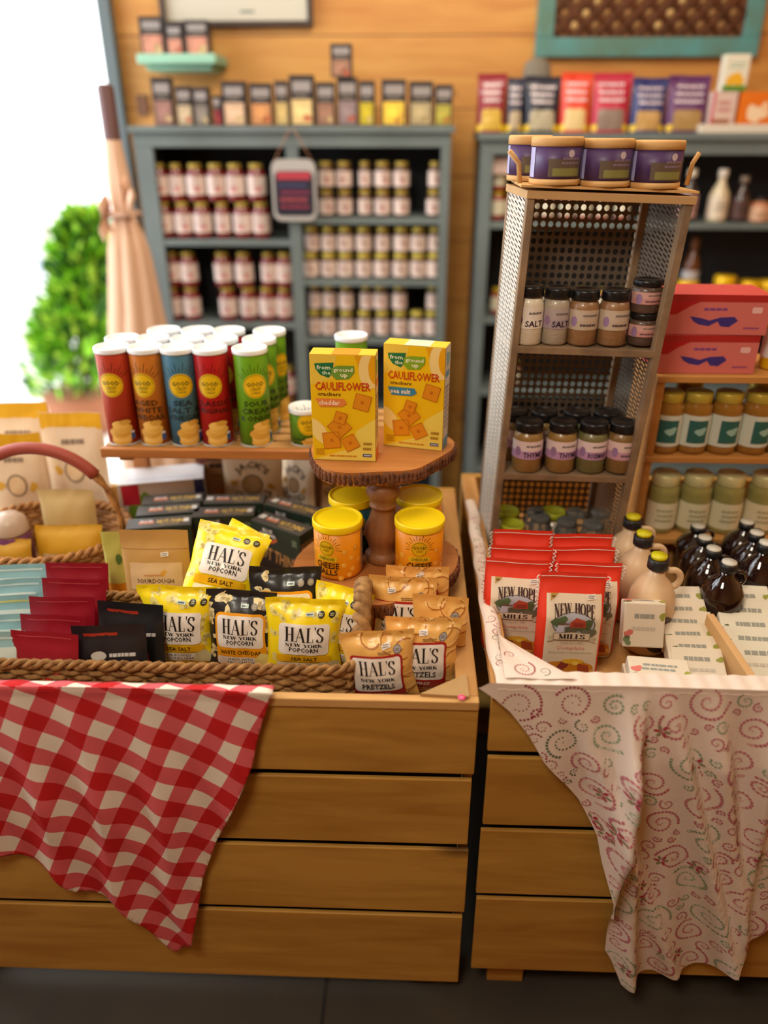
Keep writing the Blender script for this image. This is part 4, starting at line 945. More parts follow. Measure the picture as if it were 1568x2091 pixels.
# ================================================================ left back: handled basket with bags behind
BC = P(95, 1110, y=1.50); BC = Vector((BC.x, 1.52, DK))
T = thing('handled_basket', 'round wicker basket with an arched handle wrapped in red-brown, at the left edge', 'basket', BC)
def oval(n): return [((.165*cos(2*pi*k/n), .13*sin(2*pi*k/n)), (cos(2*pi*k/n), sin(2*pi*k/n))) for k in range(n)]
woven_basket(T, oval, .0, .10, 90, 10, .0052, WICK, .007, .003, .015)
MB().lathe([(.9, 0), (.9, .004)], 40, sx=.17, sy=.135).build('base', WICK, T)
arc = [(.172*cos(pi*k/36), .0+.0*k, .10+.20*sin(pi*k/36)**.85) for k in range(37)]
hd = MB()
for s in (0, pi):
    hd.tube([(x, y+.006*cos(i*.9+s), z+.006*sin(i*.9+s)) for i, (x, y, z) in enumerate(arc)], .006, 7)
ho = hd.build('handle', WICK, T)
MB().tube([(x, y, z) for x, y, z in arc[8:29]], .0135, 12).build('handle_grip', mat('red_brown_leather', (156, 66, 48), .55), ho)['label'] = 'red-brown wrapping on the handle'
def ybag(label, px, py, y, w_, h, z, seed, lean=.05, yaw=0., band=.14):
    a = rect(-w_/2, h*(1-band), w_/2, h, (236, 180, 24), 0)+ell(0, h*.52, w_*.17, w_*.2, (130, 110, 90), 0, 24)+ell(0, h*.52, w_*.14, w_*.17, (228, 196, 150), 1, 24)+bars(-w_*.2, h*.72, w_*.2, h*.8, 1, (140, 120, 100), 1, seed)+blob(-w_*.27, h*.52, .01, (220, 170, 50), 1, seed)+blob(w_*.27, h*.5, .01, (220, 170, 50), 1, seed+2)
    q = P(px, py, y=y+h*sin(lean))
    make_bag('cream_bag', label, 'snack bag', w_, h, .05, (232, 206, 172), a, None, 'pouch', seed, .02, .0015, PAPER, (q.x, y, q.z-h*cos(lean)), (-lean, 0, yaw), 'cream bags behind the handled basket', None, 14, 18)
ybag('cream bag with yellow top band behind the basket handle, nearest the chip cans', 140, 842, 1.74, .155, .30, 0, 101)
ybag('cream bag with yellow top band at the left edge, behind the basket handle', 28, 822, 1.76, .16, .315, 0, 102, yaw=.1)
ybag('cream bag with yellow band lower and nearer at the left edge', 20, 885, 1.685, .14, .265, 0, 103, yaw=.2)
# inside the handled basket
yj = thing('purple_tub', 'round tub with purple base and clear top inside the handled basket', 'tub', (BC.x-.075, BC.y-.02, DK+.006))
MB().lathe([(.036, 0), (.04, .01), (.04, .095), (.037, .1)], 28, (124, 66, 108)).build('tub_body', PLASTIC, yj)
MB().lathe([(.0395, .1001), (.040, .105), (.036, .13), (.022, .143), (0, .146)], 28, (196, 172, 150)).build('lid', PLASTIC, yj)
def flatbag(label, dx, dy, z, rot, col, w_=.14, h=.11, seed=5):
    make_bag('yellow_bag', label, 'snack bag', w_, h, .035, col, rect(-w_*.4, .0, w_*.4, h*.45, (206, 172, 128), 0), None, 'pillow', seed, .03, .002, PAPER, (BC.x+dx, BC.y+dy, z), rot, 'yellow bags inside the handled basket', None, 14, 14)
flatbag('mustard yellow bag inside the handled basket, nearest the front right', .06, -.045, DK+.012, (-.25, 0, .05), (206, 152, 26), .15, .115, 6)
flatbag('tan bag in the middle of the handled basket under the arch', .035, .03, DK+.012, (-.1, 0, 0), (206, 176, 116), .13, .17, 7)
flatbag('yellow bag low at the left inside the handled basket', -.07, -.068, DK+.012, (-.2, 0, -.1), (200, 148, 30), .11, .095, 8)

# ================================================================ blue-grey hutches
HY = 3.0
def hutch(name, label, x0, x1, ztop, stiles, shelves, rail=.068):
    """stiles: (xa, xb) uprights on the face; shelves: (xa, xb, z of the shelf top)"""
    T = thing(name, label, 'shelving hutch', ((x0+x1)/2, HY+.14, 0)); ox, oy = (x0+x1)/2, HY+.14
    def B(nm, a, b, m=BLUEGREY, bev=.002): return MB().box((a[0]-ox, a[1]-oy, a[2]), (b[0]-ox, b[1]-oy, b[2])).build(nm, m, T, bev)
    B('top_board', (x0-.012, HY-.015, ztop-.022), (x1+.012, HY+.29, ztop))
    B('top_rail', (x0, HY, ztop-rail), (x1, HY+.02, ztop-.0222))
    B('side_panel', (x0, HY+.0202, 0), (x0+.018, HY+.28, ztop-.0222)); B('side_panel', (x1-.018, HY+.0202, 0), (x1, HY+.28, ztop-.0222))
    B('back_panel', (x0+.0182, HY+.268, .0), (x1-.0182, HY+.28, ztop-.0222), DARKBACK)
    for a, b in stiles: B('stile', (a, HY, 0), (b, HY+.0199, ztop-rail-.0002))
    for a, b, z in shelves: B('shelf', (a, HY+.003, z-.022), (b, HY+.267, z), BLUEGREY)
    return T
def zp(py, px=600, y=HY): return P(px, py, y=y).z
def xp(px, py, y=HY): return P(px, py, y=y).x
HT = zp(257, 600)
hx0, hx1 = xp(268, 260), xp(922, 262)
m0, m1 = xp(594, 520), xp(618, 520)
l0, l1 = hx0+.066, xp(896, 460)
zL = [zp(491), zp(661), zp(880)]; zR = [zp(446, 760), zp(573, 760), zp(693, 760), zp(860, 760)]
hutch('blue_grey_hutch', 'blue-grey painted hutch on the left against the pine wall, filled with jars', hx0, hx1, HT, [(hx0, l0), (m0, m1), (l1, hx1)], [(hx0+.0185, (m0+m1)/2-.0002, z) for z in zL]+[((m0+m1)/2, hx1-.0185, z) for z in zR])
rx0 = xp(985, 275); rx1 = 1.75; r0 = xp(1008, 320)
HT2 = zp(272, 1250)
zQ = [zp(456, 1450), zp(652, 1250), zp(800, 1250), zp(960, 1200)]
hutch('blue_grey_hutch', 'blue-grey painted hutch on the right behind the wire tower', rx0, rx1, HT2, [(rx0, r0), (rx1-.06, rx1)], [(rx0+.0185, rx1-.0185, z) for z in zQ])

PL = (226, 206, 198)
def jam_art(h, s, c=(196, 110, 110)): return lambda R_, hh: ell(0, hh*.56, R_*.45, R_*.42, (200, 176, 168), 1, 12)+bars(-R_*.5, hh*.36, R_*.5, hh*.44, 1, (150, 110, 110), 1, s)+blob(R_*.2, hh*.33, R_*.3, c, 1, s, 10)
JH1 = P(400, 412, y=3.06).z-P(400, 487, y=3.06).z
JH2 = P(760, 385, y=3.06).z-P(760, 441, y=3.06).z
JH3 = P(760, 517, y=3.06).z-P(760, 569, y=3.06).z
JH4 = P(760, 640, y=3.06).z-P(760, 692, y=3.06).z
GOLD = (170, 146, 62)
pa = Proto(shelf_jar('jam_jar', 'jar', .034, JH1*.985, (120, 32, 34), PL, GOLD, 1, (.18, .68), .78, .74, .14, jam_art(0, 1)))
pb = Proto(shelf_jar('jam_jar', 'jar', .029, JH2*.985, (90, 60, 40), PL, GOLD, 2, (.12, .66), .8, .82, .17, jam_art(0, 2, (170, 90, 80))))
pc = Proto(shelf_jar('jam_jar', 'jar', .0295, JH3*.985, (96, 70, 44), PL, (204, 186, 84), 3, (.1, .68), .82, .86, .2, jam_art(0, 3, (160, 120, 90))))
pd = Proto(shelf_jar('jam_jar', 'jar', .0275, JH4*.985, (60, 44, 36), PL, (204, 186, 84), 4, (.1, .68), .82, .86, .2, jam_art(0, 4, (170, 110, 90))))
def jar_rows(pr, xs_list, py, zsh, JH, side, shelf, yy=3.06, grp='jam jars in the left hutch'):
    for ri, xs in enumerate(xs_list):
        for i, px in enumerate(xs):
            sc = 1.0; nm = ['lower', 'upper'][ri]
            if isinstance(px, tuple): px, sc = px
            x = xp(px, py-(30 if ri else 0), yy)
            lab = f'jam jar, {ORD[i]} from left, {nm} row, {shelf} shelf, {side} half of the left hutch'
            pr.put((x, yy, zsh+.0005+ri*JH), RND.uniform(-.3, .3), lab, grp, (sc, sc, 1))
jar_rows(pa, [[339, 378, 417, (458, .85), 498, 536], [335, (370, .82), 408, 448, 487, 529]], 480, zL[0], JH1, 'left', 'top')
jar_rows(pa, [[357, 395, 469, 511, 549, 584], [(362, .8), 393, 462, 504, (553, .85), 586]], 650, zL[1], JH1, 'left', 'second')
jar_rows(pb, [[667, 704, (745, .85), 781, 819, 886], [667, 703, (745, .75), 781, 819, (886, .8)]], 435, zR[0], JH2, 'right', 'top')
jar_rows(pc, [[636, 672, 706, 743, 779, 817, 853, 886], [(639, .9), (672, .9), 706, 743, (781, .9), 819, 853, (886, .8)]], 560, zR[1], JH3, 'right', 'second')
jar_rows(pd, [[(644, .85), 672, 708, 744, 780, 816, 850, 881], [(646, .8), (674, .9), 708, (748, .85), 777, 815, (882, .85)]], 685, zR[2], JH4, 'right', 'third')
for i, (px, py) in enumerate(((589, 750), (589, 815))):
    pa.put((xp(px, 790, 3.06), 3.06, zL[2]+.0005+(1-i)*JH1), 0, ['upper of two stacked jam jars above the small chip can', 'lower of two stacked jam jars left of the middle hutch upright'][i], 'jam jars in the left hutch')
pa.put((xp(540, 790, 3.06), 3.06, zL[2]+.0005), 0, 'jam jar low in the left hutch behind the green chip cans', 'jam jars in the left hutch')
pd.put((xp(864, 960, 3.06), 3.06, zR[3]+.0005), 0, 'single jar low in the left hutch, seen under the cauliflower sea salt box', 'jam jars in the left hutch')

# hanging chalk sign
SYY = 2.965; s0, s1 = P(552, 325, y=SYY), P(648, 452, y=SYY); sw, sh_ = s1.x-s0.x, s0.z-s1.z
T = thing('chalk_sign', 'small rounded chalkboard sign with pink writing hanging on twine in the left hutch', 'sign', ((s0.x+s1.x)/2, SYY, s1.z))
b = MB(); fr_ = rrect(-sw/2, 0, sw/2, sh_, .03, (176, 172, 168), 0)[0][0]; n = len(fr_)
b.add([(x, .0, y) for x, y in fr_]+[(x, .014, y) for x, y in fr_], [tuple(range(n)), tuple(2*n-1-k for k in range(n))]+[(k, n+k, n+(k+1) % n, (k+1) % n) for k in range(n)], (172, 168, 164)); b.build('sign_frame', MATTE, T, .002)
a_ = rrect(-sw/2+.010, .018, sw/2-.010, sh_-.038, .02, (34, 30, 44), 0)+rect(-sw/2+.02, sh_*.68, sw/2-.02, sh_*.80, (176, 56, 72), 1)
for i in range(4): a_ += bars(-sw*.36, sh_*(.2+.115*i), sw*.36, sh_*(.285+.115*i), 1, [(150, 40, 70), (180, 70, 80), (140, 40, 80), (70, 66, 110)][i], 1, 40+i)
MB().art(a_, lambda x, y, o: (x, -o, y), flat=True, base=.001).build('chalk_face', MATTE, T)
hk = P(600, 262, y=2.975); tw = MB()
for s in (-1, 1): tw.tube([(s*sw*.42, .007, sh_-.004), (s*.006, .004, hk.z-s1.z)], .0018, 6, (170, 120, 90))
tw.build('twine', MATTE, T)

# cartons along the top of the left hutch
def soup(label, x0, x1, pt, y, z, pic, dark=(48, 40, 40), pb=None, i=0, grp='dark food cartons on top of the left hutch'):
    px = (x0+x1)/2; w_ = (x1-x0)*(FW.dot(Vector((0, y, 0))))/FPX*.97; h_ = max(.05, P(px, pt, y=y).z-z)
    f = rect(-w_*.36, h_*.68, w_*.40, h_*.88, (150, 142, 140), 0)+rect(-w_*.42, h_*.03, w_*.42, h_*.52, pic, 0)+blob(0, h_*.27, w_*.26, tuple(min(255, c*1.12) for c in pic), 1, i)+blob(w_*.2, h_*.16, w_*.16, (190, 90, 60) if i % 2 else (206, 180, 130), 1, i+9)+bars(-w_*.3, h_*.56, w_*.3, h_*.63, 1, (150, 140, 130), 1, i)
    return carton('food_carton', label, 'food carton', w_, .045, h_, dark, f, None, None, loc=(xp(px, 240, y), y+.03, z+.0005), rot=(0, 0, RND.uniform(-.06, .06)), group=grp)
tops = [(313, 354, 158, (150, 110, 100)), (360, 393, 176, (190, 170, 140)), (396, 428, 178, (130, 120, 110)), (435, 452, 195, (130, 40, 50)), (454, 504, 166, (206, 170, 140)), (509, 556, 170, (200, 140, 90)), (561, 589, 165, (196, 170, 110)), (592, 642, 153, (220, 190, 130)), (645, 684, 168, (150, 110, 90)), (688, 730, 158, (140, 120, 120)), (733, 765, 165, (190, 170, 40)), (778, 829, 162, (236, 196, 70)), (834, 883, 166, (176, 160, 120)), (886, 923, 173, (170, 160, 70))]
dsc = ['with a grey plum picture, leftmost', 'with a cream front', 'with grey front below the mint shelf', 'narrow and maroon', 'showing a cream bowl', 'showing an orange tinted dish', 'narrow with a straw coloured picture', 'tallest, showing a pale yellow dish', 'with a brown picture', 'under the single perched carton', 'with a bright yellow-green picture', 'with a large yellow round', 'showing pale rounds', 'with a green edge, rightmost']
for i, (x0, x1, pt, pic) in enumerate(tops): soup(f'dark food carton {dsc[i]}, top of the left hutch', x0, x1, pt, HY+.03, HT, pic, i=i)
q = P(698, 160, y=HY+.05); soup('single dark food carton perched on top of the row above the left hutch', 677, 720, 89, HY+.02, HT+(P(709, 158, y=HY+.03).z-HT)+.001, (150, 110, 90), i=3)
MY = 3.18; ms0, ms1 = P(288, 112, y=MY), P(450, 145, y=MY)
T = thing('mint_shelf', 'small mint green wall shelf holding three dark cartons, above the left hutch', 'wall shelf', (0, 0, 0))
T.location = ((ms0.x+ms1.x)/2, 3.25, ms1.z); hw = (ms1.x-ms0.x)/2; hz = ms0.z-ms1.z
MB().box((-hw, -.13, hz*.35), (hw, .068, hz)).build('shelf_board', mat('mint_paint', (150, 200, 176), .6), T, .006)
MB().box((-hw*.85, -.10, 0), (hw*.85, .068, hz*.345)).build('cornice', MATS['mint_paint'], T, .006)
for i, (x0, x1, pt) in enumerate(((303, 351, 33), (355, 388, 48), (391, 440, 40))):
    soup(f'dark food carton on the mint green wall shelf, {["left", "middle", "right"][i]} of three', x0, x1, pt, MY, ms0.z, (190, 130, 110), i=20+i, grp='cartons on the mint shelf')
# framed board and lattice picture on the wall
def framed(name, label, cat, px0, px1, py1, ztop, fw, fm, inner, art, y=3.312, yaw=0.):
    a, b_ = P(px0, py1, y=y), P(px1, py1, y=y); w_ = b_.x-a.x; z0 = a.z; h_ = ztop-z0
    T = thing(name, label, cat, ((a.x+b_.x)/2, y, z0))
    m = MB()
    m.box((-w_/2, -.025, 0), (w_/2, .005, fw)).box((-w_/2, -.025, h_-fw), (w_/2, .005, h_)).box((-w_/2, -.025, fw), (-w_/2+fw, .005, h_-fw)).box((w_/2-fw, -.025, fw), (w_/2, .005, h_-fw))
    m.build('frame', fm, T, .003)
    p_ = MB().box((-w_/2+fw*.5, -.006, fw*.5), (w_/2-fw*.5, .0, h_-fw*.5), inner); p_.build('panel', MATTE, T)
    if art: art(T, w_, h_, fw)
    return T
def wbart(T, w_, h_, fw):
    MB().art(bars(w_*.02, .04, w_*.12, .055, 1, (90, 120, 110), 0, 3), lambda x, y, o: (x, -.006-o, y), flat=True, base=.001).build('pen_marks', MATTE, T)
framed('framed_board', 'off-white board in a thin dark frame at the top of the wall, left', 'framed board', 333, 640, 56, 2.25, .018, mat('dark_frame', (70, 56, 50), .6), (206, 200, 184), wbart)
def lattice(T, w_, h_, fw):
    m = MB(); s = .075; x0, x1, z0, z1 = -w_/2+fw, w_/2-fw, fw, h_-fw
    import itertools
    def clip(x, z, dx):     # diagonal bars through the opening
        pts = []
        for t in range(0, 200):
            q = (x+dx*t*.01, z+t*.01)
            if x0 < q[0] < x1 and z0 < q[1] < z1: pts.append(q)
        return (pts[0], pts[-1]) if len(pts) > 3 else None
    k = x0-(z1-z0)
    while k < x1+(z1-z0):
        for dx in (1, -1):
            c = clip(k, z0, dx)
            if c: m.tube([(c[0][0], -.014, c[0][1]), (c[1][0], -.014, c[1][1])], .006, 6)
        k += s
    m.build('lattice', mat('rusty_lattice', (120, 70, 40), .8, noise_amt=.4, nscale=20), T)
    n = MB()
    for i in range(int((x1-x0)/s)+1):
        for j in range(int((z1-z0)/s)+2):
            for o in (0, .5):
                x, z = x0+(i+.5+o)*s, z0+(j+o)*s
                if x0+.01 < x < x1-.01 and z0+.01 < z < z1-.01: n.lathe([(.014, 0), (.012, .006), (0, .011)], 10, (150, 110, 66) if (i*3+j) % 4 else (206, 170, 110), Matrix.Translation((x, -.006, z)) @ Matrix.Rotation(pi/2, 4, 'X'))
    n.build('studs', MATTE, T)
framed('lattice_panel', 'teal framed panel with a brown diamond lattice on the pine wall, upper right', 'wall decoration', 1090, 1540, 118, 2.35, .062, mat('teal_paint', (88, 148, 150), .6, noise_amt=.25, nscale=9, rgb2=(92, 120, 100)), (112, 70, 42), lattice)
struct(MB().box((xp(292, 225, 3.31)-.02, 3.308, 1.66), (xp(292, 225, 3.31)+.02, 3.3195, 1.73)).build('trim_3', mat('brown_plate', (120, 78, 50), .5)))

# pouches along the top of the right hutch
pz = [(979, 1038, 149, (140, 28, 44)), (1040, 1075, 158, (36, 40, 66)), (1077, 1151, 155, (30, 32, 50)), (1153, 1215, 147, (222, 66, 40)), (1219, 1298, 147, (184, 30, 62)), (1300, 1372, 158, (40, 48, 110)), (1376, 1460, 153, (92, 40, 96))]
pn = ['dark red', 'narrow navy', 'wide black and navy', 'orange-red', 'crimson', 'blue', 'purple']
for i, (x0, x1, pt, c) in enumerate(pz):
    y = HY+.05; px = (x0+x1)/2; q = P(px, pt, y=y); w_ = (x1-x0)*2.72/FPX; h_ = q.z-HT2
    a = [s for k_ in range(3) for s in bars(-w_*.36, h_*(.50+.13*k_), w_*.36, h_*(.60+.13*k_), 1, (216, 200, 206), 0, i*3+k_)]
    a += rrect(-w_*.34, h_*.04, w_*.34, h_*.40, .012, [(206, 170, 70), (170, 150, 120), (176, 166, 140), (222, 196, 140), (140, 120, 110), (190, 150, 90), (166, 132, 80)][i], 0)+ell(-w_*.4, h_*.08, .010, .012, (232, 196, 40), 1)+ell(w_*.4, h_*.08, .010, .012, (232, 196, 40), 1)
    make_bag('snack_pouch', f'{pn[i]} pale-lettered snack pouch on top of the right hutch', 'snack pouch', w_, h_, .06, c, a, None, 'pouch', 120+i, .03, .002, FILM, (q.x, y+.03, HT2+.0005), (-.04, 0, 0), 'snack pouches on top of the right hutch', None, 12, 16)
T = thing('grey_pouch', 'grey round-topped pouch behind the black and navy pouch on the right hutch', 'snack pouch', (xp(1097, 150, HY+.14), HY+.15, HT2+.0005)); q = P(1097, 118, y=HY+.15)
MB().lathe([(.04, 0), (.055, .05), (.06, .12), (.045, (q.z-HT2)*.92), (.02, q.z-HT2), (0, q.z-HT2)], 18, (120, 112, 100), sy=.5).build('pouch_body', MATTE, T)
q0, q1 = P(1432, 250, y=HY+.02), P(1600, 268, y=HY+.02)
T = thing('white_tray', 'flat white tray on top of the right hutch at the right edge', 'tray', ((q0.x+q1.x)/2, HY+.12, HT2+.0005)); hw = (q1.x-q0.x)/2; th = .028
MB().box((-hw, -.11, 0), (hw, .1, .006)).box((-hw, -.11, .006), (hw, -.104, th)).box((-hw, .094, .006), (hw, .1, th)).box((-hw, -.104, .006), (-hw+.006, .094, th)).box((hw-.006, -.104, .006), (hw, .094, th)).build('tray_body', mat('white_card', (222, 212, 196), .7), T)
def tcart(label, x0, x1, pt, col, art, zb, y):
    px = (x0+x1)/2; q = P(px, pt, y=y); w_ = (x1-x0)*2.7/FPX; h_ = q.z-zb
    carton('food_carton', label, 'food carton', w_, .05, h_, col, art(w_, h_), loc=(q.x, y+.025, zb), group='cartons on the white tray')
zt_ = HT2+.0075
tcart('pinkish white carton on the white tray above the right hutch', 1460, 1508, 187, (216, 190, 180), lambda w_, h_: rect(-w_*.4, h_*.1, w_*.3, h_*.3, (160, 100, 70), 0)+bars(-w_*.3, h_*.45, w_*.3, h_*.8, 2, (190, 120, 120), 0, 2)+rect(-w_*.5, 0, -w_*.4, h_, (200, 40, 90), 0), zt_, HY+.03)
tcart('orange carton on the white tray at the right edge', 1517, 1590, 187, (224, 116, 28), lambda w_, h_: blob(-.0, h_*.45, w_*.25, (240, 214, 180), 0, 4)+blob(w_*.2, h_*.6, w_*.12, (240, 200, 160), 1, 5), zt_, HY+.03)
q = P(1508, 187, y=HY+.03); tcart('tall white carton with orange and green band, standing on the pinkish and orange cartons', 1487, 1534, 110, (226, 222, 204), lambda w_, h_: rect(-w_*.5, 0, w_*.5, h_*.16, (90, 140, 50), 0)+blob(0, h_*.32, w_*.3, (232, 176, 40), 0, 3)+bars(-w_*.35, h_*.6, w_*.35, h_*.8, 2, (170, 190, 170), 0, 4), q.z+.0012, HY+.03)

# ================================================================ things in the right hutch
def bottle(name, label, px, py, r, h, col, capc, neck=.35, lab=None, y=3.06, z=None, cat='bottle', grp=None):
    z = zQ[0]+.0005 if z is None else z
    T = thing(name, label, cat, (xp(px, py, y), y, z), group=grp); b = MB()
    b.lathe([(r*.93, 0), (r, .005), (r, h*(1-neck)*.9), (r*.85, h*(1-neck)), (r*.42, h*(1-neck*.6)), (r*.38, h*.86)], 18, col).build('bottle_body', mat('jar_gloss', None, .12), T)
    MB().lathe([(r*.46, h*.85), (r*.48, h*.86), (r*.48, h-.002), (r*.42, h), (0, h)], 16, capc).build('cap', PLASTIC, T)
    if lab: MB().art(rect(-r*1.8, h*.08, r*1.8, h*(1-neck)*.82, lab, 0)+bars(-r*.6, h*.2, r*.6, h*.4, 2, tuple(c*.7 for c in lab), 1, 3), cylmap(r), .012, base=.0006).build('bottle_label', PAPER, T)
    return T
def ph(px, a, b_, y=3.06): return P(px, a, y=y).z-P(px, b_, y=y).z
bottle('white_bottle', 'white capped cream bottle on the right hutch top shelf', 1460, 450, .036, ph(1460, 348, 455), (206, 190, 160), (226, 216, 204), .42, (222, 206, 184))
bottle('dark_bottle', 'dark bottle with pale cap, just right of the cream bottle', 1505, 450, .034, ph(1500, 362, 455), (50, 32, 32), (120, 104, 90), .4, (88, 62, 58))
bottle('dark_bottle', 'dark bottle with white cap, partly behind the right end of the wire tower top', 1398, 450, .034, ph(1398, 348, 455), (40, 26, 28), (222, 214, 200), .36, (190, 150, 150))
for i, px in enumerate((1545, 1585)): bottle('patterned_jar', ['squat jar with white and orange pattern on the right hutch top shelf', 'dark bottle at the right end of the hutch top shelf'][i], px, 450, .04, ph(1545, 405, 455), (190, 130, 96), (40, 30, 34), .25, (214, 170, 140))
pj = Proto(shelf_jar('small_jar', 'jar', .026, .10, (150, 60, 50), (226, 222, 200), (206, 180, 40), 7, (.2, .7)))
for i, (px, py, zi, lb) in enumerate(((1012, 470, 0, 'lower'), (1012, 470, 1, 'upper'))): pj.put((xp(px, py, 3.08), 3.08, zQ[0]+.0005+zi*.1005), 0, f'small yellow-lidded jar beside the pinkish price card, {lb} of two')
for i, (px, c) in enumerate(((1042, 0), )): pj.put((xp(px, 470, 3.08), 3.08, zQ[0]+.0005), 0, 'small yellow-lidded jar between the stacked pair and the tower')
q0, q1 = P(992, 350, y=3.02), P(1052, 390, y=3.02)
T = thing('price_card', 'pinkish white price card at the left of the right hutch', 'sign', ((q0.x+q1.x)/2, 3.035, zQ[0]+.202)); MB().box((-.05, -.001, 0), (.05, .001, q0.z-zQ[0]-.202)).art(bars(-.035, .02, .035, q0.z-zQ[0]-.22, 2, (170, 130, 130), 0, 3), lambda x, y, o: (x, -.001-o, y), flat=True).build('card', mat('pink_card', (226, 202, 196), .7), T)
for i, (px, zz) in enumerate(((1003, 1), (1018, 1), (1004, 2), (1002, 3), (1012, 2))):
    nm = ['small jar behind the tower left edge, second shelf of the right hutch, left one', 'small jar behind the tower left edge, second shelf of the right hutch, right one', 'small jar on the third shelf down at the left end of the right hutch', 'small jar on the lowest seen shelf left of the wire tower', 'small jar beside another on the third shelf down of the right hutch'][i]
    pj.put((xp(px, [0, 640, 790, 940][zz], 3.08)+(.03 if i in (2, 3) else .0)+(.065 if i == 4 else 0)+(.02 if i < 2 else 0)+(.035 if i == 1 else 0), 3.08, zQ[zz]+.0005), 0, nm)
for i, px in enumerate((1075, 1110, 1150, 1185, 1222, 1262)):
    pj.put((xp(px, 640, 3.08), 3.08, zQ[1]+.0005), 0, f'small jar behind the tower mesh, second hutch shelf, {ORD[i]} from left', 'jars behind the wire tower')
    pj.put((xp(px+6, 440, 3.08), 3.08, zQ[0]+.0005), 0, f'small jar behind the tower mesh, top hutch shelf, {ORD[i]} from left', 'jars behind the wire tower')
py_ = Proto(shelf_jar('honey_jar', 'jar', .042, .135, (200, 140, 30), (230, 190, 130), (236, 190, 20), 8, (.15, .55), .8, .95, .3))
for i, (px, lb) in enumerate(((1475, 'brightest one in the middle'), (1400, 'left one nearest the tower'), (1528, 'third from the tower'), (1566, 'at the right edge'))):
    py_.put((xp(px, 600, 3.05), 3.05, zQ[1]+.0005), 0, f'yellow-topped honey jar behind the red cartons, {lb}', 'honey jars behind the red cartons', (1, 1, (P(px, 563 if i == 0 else 573, y=3.05).z-zQ[1])/.135))
bottle('amber_jar', 'amber jar with white label right of the tower on the right hutch second shelf', 1402, 600, .032, ph(1400, 500, 655), (110, 62, 30), (120, 70, 30), .3, (200, 196, 200), z=zQ[1]+.0005, y=3.14, cat='jar')

# ================================================================ closed patio umbrella by the door, shrub and things outside
UX, UY = xp(226, 260, 2.72), 2.72; uz = P(217, 172, y=UY).z; uc = P(235, 300, y=UY).z
T = thing('patio_umbrella', 'closed tan patio umbrella with brown pole in the doorway', 'umbrella', (UX, UY, 0))
MB().lathe([(.026, .06), (.026, uz-.01), (.02, uz), (0, uz)], 20).build('pole', mat('brown_pole', (96, 62, 60), .5), T)
MB().lathe([(.2, 0), (.2, .04), (.05, .055), (.03, .06)], 28).build('base', mat('grey_base', (90, 90, 90), .7), T)
def ucl(u, v):
    a = 2*pi*u; zz = uc+.02-(uc-.25)*v; r = .03+.075*min(1, v*1.45)**1.2+.025*v; r *= 1-.35*math.exp(-((v-.17)/.05)**2)
    fold_ = 1+.30*min(1, v*5)*abs(sin(a*4+v*2))**.7*1-.12
    jag = .02*sin(a*8) if v > .97 else 0
    return Vector((r*fold_*cos(a)+.012*v*sin(v*9), r*fold_*sin(a), zz+jag))
u_ = MB(); u_.grid(ucl, 96, 60, (222, 184, 156)); u_.build('canopy', CLOTHM, T)
tb = MB(); tb.tube([(.052*cos(2*pi*k/30), .050*sin(2*pi*k/30), uc+.02-(uc-.25)*.17) for k in range(30)], .009, 7, (196, 160, 140), closed=True).build('tie_band', CLOTHM, T)
for s, (dx, dz, cc) in enumerate(((-.055, -.02, (214, 172, 146)), (.055, .04, (226, 190, 164)))):
    f_ = MB(); zc = uc+.02-(uc-.25)*.12
    f_.grid(lambda u, v: Vector((dx*(.5+.6*u)+.008*sin(v*7), -.05+.02*sin(u*6), zc+dz-.11*v+.02*sin(u*5))), 8, 10, cc); f_.build('loose_flap', CLOTHM, T)
def leafy(T, n, R, z0, z1, cols, sz, nm, seed=1, dens=1.):
    rr = random.Random(seed); l = MB()
    for i in range(n):
        v = rr.random()**.8; a = rr.uniform(0, 2*pi); q = sqrt(rr.random())
        rad = R*(.22+.9*(1-v)**.9 if v > .25 else .9)*q
        c = Vector((rad*cos(a)+.95*R*(v-.1)+.08*R*sin(v*13), rad*sin(a), z0+(z1-z0)*v)); d = Vector((cos(a)*.6+rr.uniform(-.5, .5), sin(a)*.6+rr.uniform(-.5, .5), rr.uniform(.1, 1.2))).normalized()
        s = d.orthogonal().normalized(); s = (Matrix.Rotation(rr.uniform(0, 6.3), 3, d) @ s); L = sz*rr.uniform(.7, 1.3)
        l.add([c, c+d*L*.5+s*L*.2, c+d*L, c+d*L*.5-s*L*.2], [(0, 1, 2, 3)], rr.choice(cols))
    l.build(nm, mat('leaf', None, .5), T)
sp_ = P(165, 840, y=4.3)
T = thing('shrub', 'bright green leafy shrub outside the doorway', 'shrub', (sp_.x, 4.3, -.02)); top = P(185, 455, y=4.3).z
leafy(T, 2300, .27, .25, top+.05, [(120, 190, 30), (150, 214, 50), (60, 120, 30), (40, 90, 34), (180, 224, 70)], .10, 'foliage', 5)
st = MB()
for k in range(6): st.tube([(.03*cos(k), .03*sin(k), 0), (.08+.08*cos(k*1.05), .08*sin(k*1.05), .6), (.17+.05*cos(k*1.05), .05*sin(k*1.05), top*.8)], .012, 6)
st.build('stems', mat('brown_stem', (92, 66, 44), .8), T)
MB().lathe([(.16, 0), (.2, .24), (.19, .25), (0, .25)], 26).build('pot', mat('clay_pot', (170, 110, 80), .8), T)
sp2 = P(80, 420, y=11.0)
T = thing('distant_tree', 'pale turquoise-green small tree far outside the doorway', 'tree', (sp2.x, 11.0, -.02))
leafy(T, 260, .42, .8, P(60, 325, y=11).z, [(206, 240, 228), (216, 244, 234)], .16, 'foliage', 6); MB().tube([(0, 0, 0), (.05, 0, 1.3)], .05, 8, (170, 150, 130)).build('trunk', MATTE, T)
sb = P(10, 430, y=9.0)
